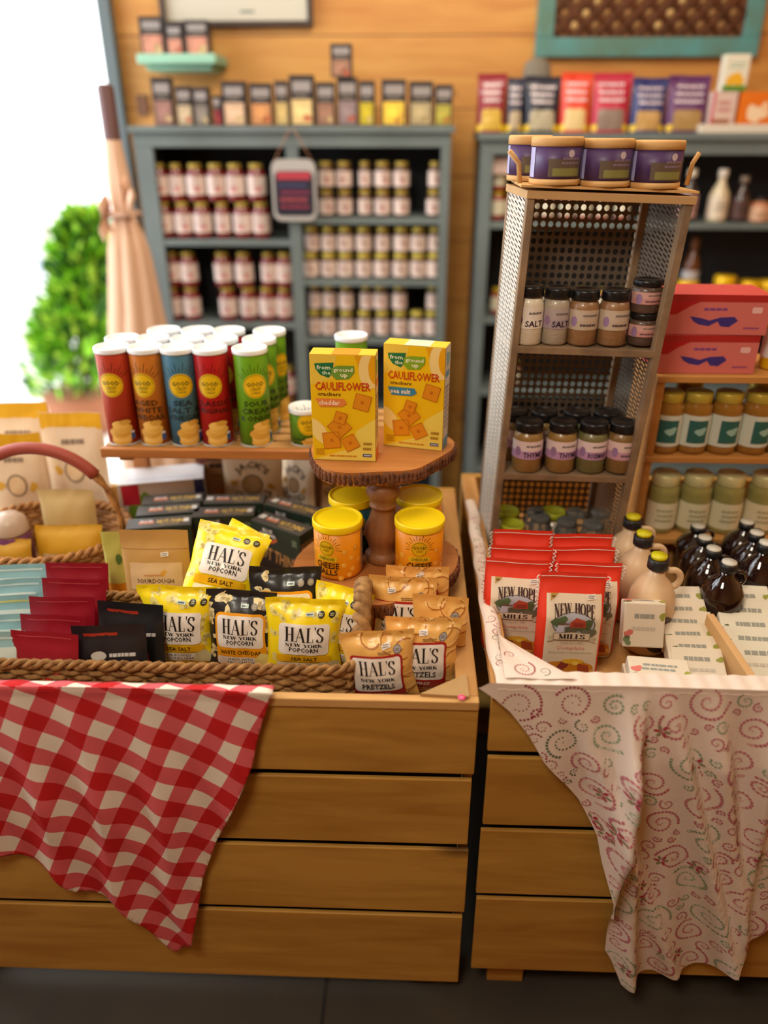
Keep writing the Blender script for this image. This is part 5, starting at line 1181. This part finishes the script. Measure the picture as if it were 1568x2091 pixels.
T = thing('outdoor_bench', 'dark blue slatted bench end far outside at the left edge', 'bench', (sb.x-.35, 9.0, -.02))
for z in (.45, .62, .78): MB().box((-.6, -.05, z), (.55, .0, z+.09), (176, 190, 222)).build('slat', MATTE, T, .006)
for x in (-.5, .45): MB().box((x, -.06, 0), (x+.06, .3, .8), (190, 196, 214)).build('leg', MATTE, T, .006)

# ================================================================ perforated metal tower
TWC = {}
_q = P(1318, 430, y=1.64); _q2 = P(1212, 1010, y=1.66)
_br = _q.x+(_q2.x-_q.x)*((_q.z-.70)/(_q.z-_q2.z))
_bt = _q.x+(_q2.x-_q.x)*((_q.z-1.5)/(_q.z-_q2.z))
COR = {(0, 0, 0): (.183, 1.50, .7005), (1, 0, 0): (.461, 1.495, .7005), (0, 1, 0): (.168, 1.66, .7005), (1, 1, 0): (_br, 1.66, .7005),
       (0, 0, 1): (.209, 1.50, 1.517), (1, 0, 1): (.502, 1.49, 1.508), (0, 1, 1): (.188, 1.64, 1.519), (1, 1, 1): (_bt, 1.64, 1.512)}
TB = Vector((.32, 1.56, .7005))
def TW(u, v, w_):
    r = Vector((0, 0, 0))
    for (a, b, c), p in COR.items(): r += Vector(p)*((u if a else 1-u)*(v if b else 1-v)*(w_ if c else 1-w_))
    return r-TB
def wz(z): return (z-.7005)/.815
T = thing('perforated_tower', 'tall perforated metal tower shelf holding spice jars on the right table', 'shelf tower', TB); TOWER = T
TAN = mat('aged_tan_edge', (150, 122, 92), .6, noise_amt=.25, nscale=20); MESH_DAYLIT = mat('daylit_mesh', (206, 200, 190), .6, metal=.1); MESHB = mat('brown_mesh', (112, 98, 84), .6, metal=.2)  # pale mesh: daylight on the tower's left side put into its colour
def perf(fn, nu, nv, hole, skip=None):
    """plate over the unit square with a hole in each cell; hole = 8 points of a cell-relative ring"""
    m = MB(); sq = [(-.5, -.5), (0, -.5), (.5, -.5), (.5, 0), (.5, .5), (0, .5), (-.5, .5), (-.5, 0)]
    for j in range(nv):
        for i in range(nu):
            cu, cv = (i+.5)/nu, (j+.5)/nv
            o = [fn(cu+x/nu, cv+y/nv) for x, y in sq]; h_ = [fn(cu+x/nu, cv+y/nv) for x, y in hole]
            m.add(o+h_, [(k, (k+1) % 8, 8+(k+1) % 8, 8+k) for k in range(8)])
    return m
circ = [(.36*cos(radians(225+45*k)), .36*sin(radians(225+45*k))) for k in range(8)]
slot = [(-.40, -.42), (-.1, -.22), (.36, .10), (.42, .30), (.40, .42), (.1, .22), (-.36, -.10), (-.42, -.30)]
W0, W1 = wz(.73), .985
def solid(o, t=.0016): s = o.modifiers.new('solid', 'SOLIDIFY'); s.thickness = t; s.offset = 0; return o
perf(lambda u, v: TW(.03+.94*u, .985, W0+(W1-W0)*v), 17, 47, circ).build('back_mesh', MESHB, T)
perf(lambda u, v: TW(.004, .06+.9*u, W0+(W1-W0)*v), 5, 84, slot).build('side_mesh', MESH_DAYLIT, T)
perf(lambda u, v: TW(.996, .06+.9*u, W0+(W1-W0)*v), 8, 84, slot).build('side_mesh', MESHB, T)
def post(u0, u1, v0, v1, w0=0., w1=1.):
    return [TW(u0, v0, w0), TW(u1, v0, w0), TW(u1, v1, w0), TW(u0, v1, w0), TW(u0, v0, w1), TW(u1, v0, w1), TW(u1, v1, w1), TW(u0, v1, w1)]
for u0, u1 in ((-.002, .045), (.95, 1.002)):
    for v0, v1 in ((-.02, .08), (.93, 1.0)): MB().hexa(post(u0, u1, v0, v1)).build('post', TAN, T, .0015)
MB().hexa(post(-.01, 1.01, -.04, 1.01, .985, 1.002)).build('top_plate', mat('tan_top', (186, 146, 96), .6), T, .001)
SZ = [.742, .965, 1.236]
for z in SZ: MB().hexa(post(.004, .996, -.02, .985, wz(z)-.017, wz(z))).build('shelf', TAN, T, .001)
# spice jars
CLEAR = mat('clear_jar', (226, 230, 226), .06, trans=.85, ior=1.2)
def spice(w_label, r, h, content, labcol, band, word, seed, lidc=(26, 26, 28), fill=.98):
    T = thing('spice_jar', 'x', 'spice jar'); b = MB()
    b.lathe([(r*.88, 0), (r, .004), (r, h*.70), (r*.9, h*.78), (r*.72, h*.82), (r*.72, h*.84)], 26, content).build('glass_body', mat('herb_fill', None, .25, bump=.3, nscale=300, coat=.5), T)
    q = MB(); a = 2.4*r
    sh = rect(-a, h*.30, a, h*.66, labcol, 0)+(rect(-a, h*.30, a, h*.46, band, 1) if band else [])+bars(-r*.35, h*.53, r*.85, h*.60, 1, (120, 110, 110), 2, seed)+ell(-r*.9, h*.45, r*.22, r*.35, (150, 120, 160), 2, 12)
    if word: sh += text(word, -r*.5, h*.33, r*.85, h*.44, (40, 16, 44), 3)
    else: sh += bars(-r*.5, h*.35, r*.75, h*.43, 1, (90, 70, 80), 3, seed)
    q.art(sh, cylmap(r*1.0+.0004), .007, base=.0003, lay=.0002).build('paper_label', PAPER, T)
    l = MB(); l.lathe([(r*.92, h*.82), (r*.94, h*.825), (r*.94, h-.004), (r*.90, h), (r*.7, h), (r*.66, h-.0015), (0, h-.0015)], 26, lidc).build('lid', mat('lid_plastic', None, .3), T)
    return Proto(T)
PW, PB = (226, 208, 210), (186, 146, 186)
def on_shelf(px, y, k): return (P(px, 900, y=y).x if k == 1 else P(px, 650, y=y).x, y, SZ[k]+.0006)
sp_th = spice('', .031, .108, (150, 118, 66), PW, PB, 'THYME', 1)
sp_ro = spice('', .031, .108, (116, 112, 70), PW, PB, 'ROSEMARY', 2)
sp_pl = spice('', .031, .108, (134, 104, 60), (222, 196, 192), (196, 150, 170), None, 3)
sp_th.put(on_shelf(1078, 1.527, 1), .1, 'spice jar labelled THYME with black lid, leftmost in the front row of the tower')
sp_th.put(on_shelf(1147, 1.528, 1), .2, 'spice jar labelled THYME with black lid, second in the front row of the tower')
sp_ro.put(on_shelf(1209, 1.528, 1), .1, 'spice jar labelled ROSEMARY with greenish herbs, third in the front row of the tower')
sp_pl.put(on_shelf(1270, 1.528, 1), .25, 'spice jar with pinkish label, fourth in the front row of the tower')
for i, px in enumerate((1046, 1106, 1172, 1232)):
    [sp_pl, sp_th, sp_ro, sp_pl][i].put(on_shelf(px, 1.595, 1), .3, f'spice jar in the row behind the THYME and ROSEMARY jars, {ORD[i]} from left')
s_w = spice('', .0265, .112, (222, 212, 190), (226, 216, 204), (232, 222, 208), 'SALT', 5)
s_g = spice('', .0265, .108, (176, 164, 146), (176, 160, 158), (166, 150, 156), 'SALT', 6)
s_t = spice('', .029, .105, (150, 112, 76), (196, 176, 156), (190, 170, 146), None, 7)
s_k = spice('', .029, .062, (90, 70, 60), (206, 160, 150), (200, 140, 136), None, 8)
s_w.put(on_shelf(1080, 1.525, 2), .1, 'white salt jar with purple word on the tower upper shelf, leftmost')
s_g.put(on_shelf(1134, 1.53, 2), .1, 'grey jar next to the white salt jar on the tower upper shelf')
s_t.put(on_shelf(1190, 1.528, 2), .1, 'jar with tan contents and cream label on the tower upper shelf, third from left')
s_t.put(on_shelf(1252, 1.527, 2), .2, 'tan jar on the tower upper shelf beside the stacked pair')
x_, y_, z_ = on_shelf(1314, 1.53, 2)
s_k.put((x_, y_, z_), .1, 'short pink-labelled jar, lower of the stacked pair in the tower')
s_k.put((x_-.002, y_, z_+.0622), .2, 'short pink-labelled jar, upper of the stacked pair in the tower')
# bottom shelf: green lids and clear domed jars
def bj(label, px, py, lidc, clear, r=.026, h=.082):
    zt = SZ[0]+h+.0006; q = P(px, py, z=zt)
    T = thing('lidded_jar' if not clear else 'clear_jar', label, 'jar', (q.x, min(max(q.y, 1.53), 1.61), SZ[0]+.0006))
    if clear:
        MB().lathe([(r*.9, 0), (r, .004), (r, h*.7), (r*.8, h*.82), (r*.8, h*.88)], 22, (150, 140, 130)).build('glass_body', CLEAR, T)
        MB().lathe([(r*.86, h*.86), (r*.88, h*.87), (r*.86, h-.002), (r*.7, h), (0, h)], 22, (190, 188, 184)).build('lid', CLEAR, T)
    else:
        MB().lathe([(r*.9, 0), (r, .004), (r, h*.8)], 22, (206, 186, 160)).build('jar_body', mat('jar_gloss', None, .12), T)
        MB().lathe([(r*1.05, h*.8), (r*1.06, h-.004), (r*1.0, h), (r*.9, h), (r*.86, h-.003), (0, h-.003)], 26, lidc).build('lid', PLASTIC, T)
LG = (176, 184, 40)
for i, (px, py, tx) in enumerate(((1046, 1068, 'nearest the red flour bags'), (1034, 1030, 'second back along the tower left side'), (1116, 1000, 'at the back middle of the tower bottom shelf'))): bj('jar with lime green lid, '+tx, px, py, LG, False)
for i, (px, py) in enumerate(((1086, 1012), (1104, 1052), (1158, 1060), (1212, 1066), (1168, 1022), (1218, 1024))):
    bj(f'clear jar on the tower bottom shelf, {["rear left", "front left", "front middle", "front right", "rear middle", "rear right"][i]} of six', px, py, None, True)
# purple tubs on a tray on top
def tub(label, px, yy, r=.045, h=.078):
    q = TW(.5, .5, 1.)+TB; p_ = P(px, 385, y=yy); u = (p_.x-.2)/.3; z = 1.5195-.0095*u+.0095
    T = thing('purple_tub', label, 'tub', (p_.x, yy, z), (0, 0, 0), 'purple tubs on the tower'); b = MB()
    b.lathe([(r, .010), (r, h*.80)], 36, (74, 48, 92))
    b.art(rect(-.02, h*.18, .044, h*.55, (96, 80, 66), 0)+rect(-.012, h*.2, .04, h*.36, (130, 126, 70), 1)+bars(.002, h*.42, .04, h*.6, 2, (130, 110, 130), 1, 3)+ell(.02, h*.66, .006, .006, (196, 180, 190), 1)+rect(.052, h*.16, .064, h*.78, (196, 190, 210), 1)+rect(-.068, h*.16, -.05, h*.78, (170, 166, 206), 1), cylmap(r), .008, base=.0003).build('tub_body', CARD, T)
    MB().lathe([(r*.96, 0), (r*1.02, .001), (r*1.02, .0098), (r, .0099)], 36).build('wooden_base', RIM, T)
    MB().lathe([(r*1.0, h*.801), (r*1.03, h*.805), (r*1.03, h-.003), (r*.98, h), (0, h)], 36).build('wooden_lid', RIM, T)
tub('purple tub with wooden lid on the tower, leftmost of the front three', 1130, 1.53)
tub('purple tub with wooden lid on the tower, middle of the front three', 1231, 1.53)
tub('purple tub with wooden lid on the tower, right of the front three', 1332, 1.53)
tub('purple tub with wooden lid at the back left of the tower top', 1076, 1.615, .04)
T = thing('handled_tray', 'thin wooden tray with splayed stick handles under the purple tubs', 'tray', (.345, 1.565, 1.521)); tr = MB()
tr.box((-.15, -.075, 0), (.165, .08, .004)); tr.v = [(x, y, z-.0095*((x+.145)/.3)+.0005+.0025) for x, y, z in tr.v]
tr.build('tray_base', RIM, T)
for s, (x, pxa, pya) in enumerate(((-.146, 1040, 308), (.158, 1428, 312))):
    e_ = P(pxa, pya, y=1.54)-Vector((.345, 1.565, 1.521))
    MB().tube([(x, -.02, .004), (x*1.03+.0, -.02, .04), e_], .0045, 8).build('handle', RIM, T)

# ================================================================ three-shelf pine riser at the back right
QX0, QX1, QY0, QY1 = P(1296, 1000, y=1.60).x+.012, 1.10, 1.60, 1.79
sz = [P(1450, 1080, y=QY0+.03).z, P(1450, 934, y=QY0).z, P(1450, 769, y=QY0).z]
sz[0] = .76
cx, cy = (QX0+QX1)/2, (QY0+QY1)/2
T = thing('pine_riser', 'pine shelf riser at the back of the right table, holding jars and red cartons', 'shelf riser', (cx, cy, DK))
QLX = QX0
for z in sz: MB().box((QLX-cx, QY0-cy, z-DK-.015), (QX1-cx, QY1-cy, z-DK)).build('shelf', wood('orange_pine', (206, 150, 82), (180, 120, 56), 'x', 4., .5, False), T, .002)
for x in (QLX, QX1-.018):
    for i_ in range(3): 
        z0_ = [.0005, sz[0]-DK+.0002, sz[1]-DK+.0002][i_]; z1_ = [sz[0]-DK-.0152, sz[1]-DK-.0152, sz[2]-DK-.0152][i_]
        MB().box((x-cx, QY0+.004-cy, z0_), (x+.018-cx, QY1-.004-cy, z1_)).build('upright', MATS['orange_pine'], T, .002)
def rj(px, z, y): return (P(px, 900, y=y).x, y, z+.0006)
pt = Proto(shelf_jar('mustard_jar', 'jar', .034, P(1400, 800, y=1.64).z-sz[1], (150, 104, 40), (206, 212, 200), (196, 176, 70), 1, (.14, .66), .8, .86, .15, lambda R_, hh: rect(-R_*.75, hh*.2, R_*.5, hh*.58, (40, 96, 90), 1)+blob(R_*.05, hh*.4, R_*.3, (150, 190, 180), 2, 1)))
for i, px in enumerate((1359, 1416, 1477, 1540, 1602)):
    zc_ = sz[1]+.0006; x = P(px, 870, y=1.645).x
    pt.put((x, 1.645, zc_), .1*i, f'teal-labelled jar, front row, pine riser middle shelf, {ORD[i]} from left', 'teal labelled jars')
pt.put((P(1395, 860, y=1.735).x, 1.735, sz[1]+.0006), 0, 'gold-lidded jar behind the teal labelled front row, left', 'teal labelled jars')
pt.put((P(1540, 860, y=1.735).x, 1.735, sz[1]+.0006), 0, 'gold-lidded jar behind the teal labelled front row, right', 'teal labelled jars')
pu = Proto(shelf_jar('pickle_jar', 'jar', .036, P(1400, 965, y=1.655).z-sz[0], (150, 144, 84), (226, 218, 184), (226, 224, 168), 2, (.1, .55), .78, .88, .18, lambda R_, hh: bars(-R_*.6, hh*.2, R_*.6, hh*.46, 3, (176, 170, 130), 1, 4)))
for i, px in enumerate((1352, 1418, 1484, 1556)):
    pu.put((P(px, 1020, y=1.655).x, 1.655, sz[0]+.0006), 0, f'cream-labelled jar, pine riser bottom shelf, {ORD[i]} from left', 'cream labelled jars')
# red cartons
def redbox(label, z, px, yaw):
    w_, d, h = .205, .12, P(1450, 682, y=QY0+.02).z-sz[2]-.003; 
    f = rect(-w_/2, 0, w_/2, h, (214, 116, 112), 0)+rect(-w_/2, h*.82, w_/2, h, (176, 40, 42), 1)+poly([(-w_/2, h*.82), (-w_*.2, h*.82), (-w_*.3, h*.7), (-w_*.42, h*.5), (-w_/2, h*.5)], (190, 30, 40), 1)
    f += bars(-w_*.17, h*.58, w_*.1, h*.7, 1, (130, 70, 140), 2, 5)+poly([(-w_*.28, h*.46), (-w_*.17, h*.42), (-w_*.08, h*.36), (w_*.02, h*.44), (w_*.16, h*.46), (w_*.2, h*.36), (w_*.12, h*.2), (w_*.04, h*.22), (0, h*.34), (-w_*.08, h*.22), (-w_*.18, h*.26), (-w_*.24, h*.34)], (64, 50, 130), 2)+bars(w_*.26, h*.14, w_*.44, h*.22, 1, (140, 70, 130), 2, 7)+rrect(w_*.32, h*.55, w_*.42, h*.7, .003, (236, 190, 190), 2)
    x = P(px, 700, y=QY0+.02).x
    carton('red_carton', label, 'food carton', w_, d, h, (196, 74, 72), f, loc=(x, QY0+.02+d/2, z), rot=(0, 0, yaw), group='red cartons on the pine riser'); return h
hh = redbox('red and pink carton with blue emblem, lower of two on the pine riser', sz[2]+.0006, 1450, 0)
redbox('red and pink carton with blue emblem, upper of two on the pine riser', sz[2]+.0012+hh, 1458, -.03)
q = P(1590, 690, y=QY0+.05); shelf = shelf_jar('honey_jar', 'jar', .03, .12, (220, 180, 30), (226, 226, 220), (236, 200, 20), 9); shelf.location = (q.x+.01, QY0+.07, sz[2]+.0006); shelf['label'] = 'yellow jar at the right edge beside the red cartons'

# ================================================================ flour bags
def mills(label, px, py, zt, lean=.04, yaw=0., seed=1, w_=.118, h=None, full=True):
    h = h or (zt-DK); p = P(px, py, z=zt); y = p.y-h*sin(lean); RED = (228, 56, 28)
    CR = (232, 214, 188); W = w_
    def colfn(u, v):
        if v > .83: return RED
        return RED if (u < .10 or u > .93) and v > .02 else CR
    b_ = []
    la = []
    if full:
        la += poly([(-W*.34, h*.83), (-W*.34, h*.77), (-W*.22, h*.83)], (186, 146, 66), 1)+bars(-W*.33, h*.79, -W*.27, h*.82, 1, (110, 76, 30), 2, 2)
        la += serif('NEW HOPE', -W*.29, h*.675, W*.33, h*.755, (70, 44, 38), 3, 1.5, (-.010, .45))
        la += ell(.002, h*.575, W*.325, h*.112, (90, 84, 70), 2, 32)+ell(.002, h*.575, W*.31, h*.106, (176, 176, 186), 3, 32)
        la += blob(-W*.2, h*.60, W*.10, (84, 104, 66), 4, 1)+blob(.0, h*.52, W*.12, (96, 90, 70), 4, 2)+blob(W*.2, h*.55, W*.12, (84, 96, 60), 4, 6)+poly([(-W*.04, h*.55), (-W*.04, h*.60), (W*.05, h*.645), (W*.19, h*.62), (W*.20, h*.55)], (176, 70, 48), 5)+rect(-W*.22, h*.575, -W*.05, h*.59, (120, 80, 66), 5)+poly([(-W*.25, h*.49), (-W*.14, h*.50), (-W*.12, h*.57), (-W*.22, h*.57)], (196, 196, 214), 5)+bars(W*.0, h*.56, W*.18, h*.60, 2, (120, 50, 40), 6, 4)+blob(.03, h*.50, W*.09, (110, 106, 84), 6, 8)
        la += poly([(-W*.28, h*.475), (-W*.28, h*.415), (-W*.37, h*.40), (-W*.33, h*.435), (-W*.37, h*.45)], (206, 190, 160), 4)+poly([(W*.28, h*.475), (W*.28, h*.415), (W*.38, h*.395), (W*.34, h*.43), (W*.38, h*.45)], (206, 190, 160), 4)
        la += poly([(-W*.28, h*.425), (W*.28, h*.425), (W*.28, h*.495), (.0, h*.507), (-W*.28, h*.495)], (150, 130, 110), 6)+poly([(-W*.27, h*.43), (W*.27, h*.43), (W*.27, h*.49), (.0, h*.502), (-W*.27, h*.49)], (226, 206, 178), 7)
        la += serif('MILLS', -W*.2, h*.44, W*.2, h*.485, (60, 44, 38), 8, 1.5)+text('Quality Since 1823', -W*.16, h*.388, W*.17, h*.405, (120, 110, 100), 6, False, 0, .3)
        la += text('Complete', -W*.22, h*.32, W*.22, h*.365, (222, 120, 112), 6, False, 0, .25)+text('RESTAURANT STYLE PANCAKE MIX', -W*.33, h*.293, W*.33, h*.305, (120, 110, 100), 6, False)
        PN = [(210, 140, 40), (150, 60, 40), (226, 160, 60)]
        la += ell(-.0, h*.06, W*.40, h*.05, (196, 130, 60), 5, 28)+ell(.0, h*.10, W*.41, h*.055, (226, 166, 70), 6, 28)+ell(-W*.02, h*.15, W*.40, h*.06, (206, 132, 30), 7, 28)+poly([(-W*.2, h*.13), (-W*.12, h*.2), (W*.02, h*.2), (-.002, h*.15), (-W*.1, h*.11)], (140, 56, 44), 8)+poly([(W*.12, h*.19), (W*.3, h*.17), (W*.34, h*.08), (W*.16, h*.09)], (166, 70, 30), 8)+ell(W*.06, h*.21, W*.17, h*.028, (232, 180, 50), 9, 20)+ell(W*.1, h*.19, W*.05, h*.02, (240, 206, 90), 10, 14)
    T = make_bag('flour_bag', label, 'flour bag', W, h, .062, CR, b_, la, 'block', seed, .0, .0012, PAPER, (p.x, y, DK+.001), (-lean, 0, yaw), 'red topped flour bags', (W*.27, h*.81, .15) if full else None, 30, 40, colfn, (222, 190, 160), .0055, (206, 60, 40))
    F = bag_surface(W, h, .062, 'block', seed, 0., .0012)
    s = MB(); pts = []
    s.tube([F((k/30-.5)*W*.98, h*.965, .0012) for k in range(31)], .0007, 5, (232, 214, 206))
    rr = random.Random(seed)
    for sd_ in (-1, 1):
        pp = [F(sd_*W*.49, h*.97, .001)+Vector((sd_*.002, 0, 0))]
        L = 9 if sd_ < 0 else 4
        for k in range(L*3): pp.append(pp[0]+Vector((sd_*(.003+.003*sin(k*1.7)), -.002+.002*cos(k*2.1), -.0025*k)))
        s.tube(pp, .0011, 5, (236, 226, 216))
    s.build('stitching_string', MATTE, T)
    return T
mills('red-topped NEW HOPE MILLS flour bag standing frontmost', 1172, 1170, .908, .05, 0, 201)
mills('red-topped NEW HOPE MILLS flour bag just left of the frontmost one', 1056, 1143, .892, .05, -.05, 202)
mills('red-topped flour bag second back in the left column, only its folded top seen', 1066, 1117, .892, .04, -.04, 203, full=False)
mills('red-topped flour bag at the back of the left column', 1068, 1083, .895, .03, -.04, 204, full=False)
mills('red-topped flour bag right of and behind the frontmost one', 1206, 1148, .892, .05, 0, 205)
mills('red-topped flour bag second back in the right column', 1194, 1117, .892, .04, 0, 206, full=False)
mills('red-topped flour bag at the back of the right column', 1191, 1091, .895, .03, .02, 207, full=False)

# ================================================================ syrup jugs and bottles
def ribbon_handle(m, r, x, z0, z1, col, th=.006, out=.03):
    m.tube([(x, 0, z0)]+[(x+out*.45+out*.55*sin(pi*k/10), 0, z0+(z1-z0)*(.5-.5*cos(pi*k/10))) for k in range(1, 10)]+[(x-.004, 0, z1)], th, 8, col)
def jug(label, px, py, h, r=.044):
    k = h; zt = DK+.001+k; q = P(px, py, z=zt)
    T = thing('syrup_jug', label, 'syrup jug', (q.x, q.y, DK+.001), (0, 0, .1), 'cream syrup jugs'); b = MB(); CC = (222, 190, 150)
    b.lathe([(r*.92, 0), (r, .008), (r, k*.5), (r*.94, k*.6), (r*.7, k*.71), (r*.38, k*.79), (r*.32, k*.86)], 30, CC)
    b.art(ell(.010, k*.25, r*.75, k*.2, (76, 60, 50), 0, 26)+ell(.018, k*.24, r*.3, k*.14, (70, 84, 96), 1, 18)+bars(-.012, k*.14, .03, k*.2, 2, (120, 100, 80), 2, 3), cylmap(r), .007, base=.0006)
    b.build('jug_body', PLASTIC, T)
    hm = MB(); ribbon_handle(hm, r, r*.3, k*.64, k*.83, CC, .0065, .036); hm.build('handle', PLASTIC, T)
    MB().lathe([(r*.42, k*.86), (r*.44, k*.865), (r*.44, k*.955), (r*.40, k*.96), (r*.26, k*.962)], 24, (34, 34, 36)).lathe([(0, k*.963), (r*.34, k*.963), (r*.33, k*.998), (0, k)], 24, (206, 196, 20)).build('cap', PLASTIC, T)
jug('cream syrup jug with yellow and black cap, front one by the white soap boxes', 1347, 1132, .205)
jug('cream syrup jug with yellow and black cap, second behind the red flour bags', 1316, 1086, .198)
jug('cream syrup jug with black cap, third and furthest back', 1294, 1052, .19)
DG = mat('dark_syrup_glass', (34, 16, 14), .06, coat=1.)
bp_ = None
def syrup():
    r, k = .047, .19; T = thing('syrup_bottle', 'x', 'syrup bottle'); b = MB()
    b.lathe([(r*.9, 0), (r, .008), (r, k*.52), (r*.9, k*.64), (r*.6, k*.76), (r*.32, k*.83), (r*.3, k*.9)], 28); b.build('glass_body', DG, T)
    MB().art(ell(0, k*.27, r*.72, k*.21, (120, 76, 50), 0, 26)+ell(0, k*.27, r*.64, k*.185, (140, 130, 110), 1, 26)+rect(-r*.1, k*.12, r*.12, k*.42, (110, 130, 140), 2)+blob(-r*.3, k*.26, r*.22, (86, 80, 56), 2, 3)+blob(r*.32, k*.3, r*.2, (100, 90, 60), 2, 5), cylmap(r), .007, base=.0006).build('round_label', PAPER, T)
    hm = MB(); ribbon_handle(hm, r, r*.3, k*.68, k*.86, (30, 16, 14), .005, .028); hm.build('handle', DG, T)
    MB().lathe([(r*.36, k*.88), (r*.38, k*.885), (r*.38, k*.97), (r*.34, k*.975)], 22, (26, 28, 30)).lathe([(0, k*.976), (r*.33, k*.976), (r*.32, k*.998), (0, k)], 22, (206, 202, 190)).build('cap', PLASTIC, T)
    return Proto(T)
sy_ = syrup()
bl = [(1490, 1146, 'front of the left row'), (1458, 1118, 'second in the left row'), (1440, 1096, 'third in the left row'), (1426, 1074, 'fourth in the left row'), (1408, 1047, 'rearmost in the left row'), (1566, 1106, 'front of the right row'), (1546, 1086, 'second in the right row'), (1526, 1064, 'third in the right row'), (1506, 1046, 'rearmost in the right row')]
yl = {0: 1.30, 1: 1.384, 2: 1.468, 3: 1.552, 5: 1.37, 6: 1.454, 7: 1.538}
for i, (px, py, tx) in enumerate(bl):
    if i not in yl: continue
    y = yl[i]; q = P(px, py, y=y); hz = max(.12, q.z-DK-.001)
    sy_.put((q.x, y, DK+.001), .15 if i < 4 else -.1, f'dark syrup bottle with white-topped black cap, {tx}', 'dark syrup bottles', (.92, .92, hz/.19))

# ================================================================ white soap boxes at the front right
def soap(label, px, py, z, w_, d, h, rot, seed, tint=(226, 212, 190), y=None):
    q = P(px, py, z=z)
    f = bars(-w_*.3, h*.6, w_*.25, h*.8, 1, (150, 150, 140), 1, seed)+bars(-w_*.3, h*.35, w_*.3, h*.5, 1, (196, 186, 170), 1, seed+1)+blob(-w_*.38, h*.3, .008, (206, 110, 100), 1, seed)+blob(-w_*.40, h*.16, .008, (110, 130, 90), 1, seed+3)+blob(w_*.42, h*.7, .006, (150, 150, 60), 1, seed+4)
    tp = bars(-w_*.3, -d*.05, w_*.3, d*.25, 2, (150, 156, 150), 1, seed)+blob(-w_*.38, 0, .008, (222, 120, 110), 1, seed)+blob(-w_*.42, -d*.25, .007, (120, 140, 90), 1, seed+2)+blob(w_*.44, -d*.1, .007, (160, 160, 60), 1, seed+4)
    carton('soap_box', label, 'soap box', w_, d, h, tint, f, tp, loc=(q.x, q.y, q.z), rot=rot, bevel=.003, m=PAPER, group='white soap boxes')
soap('white soap box lying flat beside the frontmost flour bag', 1342, 1392, DK+.045, .105, .065, .028, (0.12, 0, -.1), 1)
soap('white soap box propped upright behind the front left flat one', 1308, 1318, DK+.055, .075, .03, .085, (-.35, 0, -.04), 2)
soap('white soap box lying under the front left one', 1334, 1408, DK+.001, .11, .07, .030, (0, 0, -.08), 3)
for i in range(6):
    soap(f'white soap box leaning in the middle row, {ORD[i]} from the front', 1432-i*8, 1410-i*27, DK+.014+.009*i, .094+.004*(i%2), .026, .080, (-1.12, 0, -.05+.03*(i%3)), 10+i)
for i in range(5):
    soap(f'white soap box leaning in the right row, {ORD[i]} from the front', 1562-i*10, 1404-i*31, DK+.014+.010*i, .112, .028, .088, (-1.12, 0, -.05-.03*(i%2)), 20+i, (222, 216, 196))
T = thing('kraft_divider', 'tan cardboard strip slanting between the two rows of soap boxes', 'cardboard divider', (0, 0, 0))
a, b_ = P(1535, 1398, z=DK+.05), P(1440, 1262, z=DK+.09); T.location = ((a.x+b_.x)/2, (a.y+b_.y)/2, DK+.001); c_ = T.location.copy()
MB().hexa([(a.x-c_.x, a.y-c_.y, 0), (a.x+.014-c_.x, a.y-c_.y, 0), (b_.x+.014-c_.x, b_.y-c_.y, 0), (b_.x-c_.x, b_.y-c_.y, 0), (a.x-c_.x, a.y-c_.y, .055), (a.x+.014-c_.x, a.y-c_.y, .055), (b_.x+.014-c_.x, b_.y-c_.y, .10), (b_.x-c_.x, b_.y-c_.y, .10)]).build('cardboard', mat('kraft_card', (214, 170, 116), .8), T, .002)
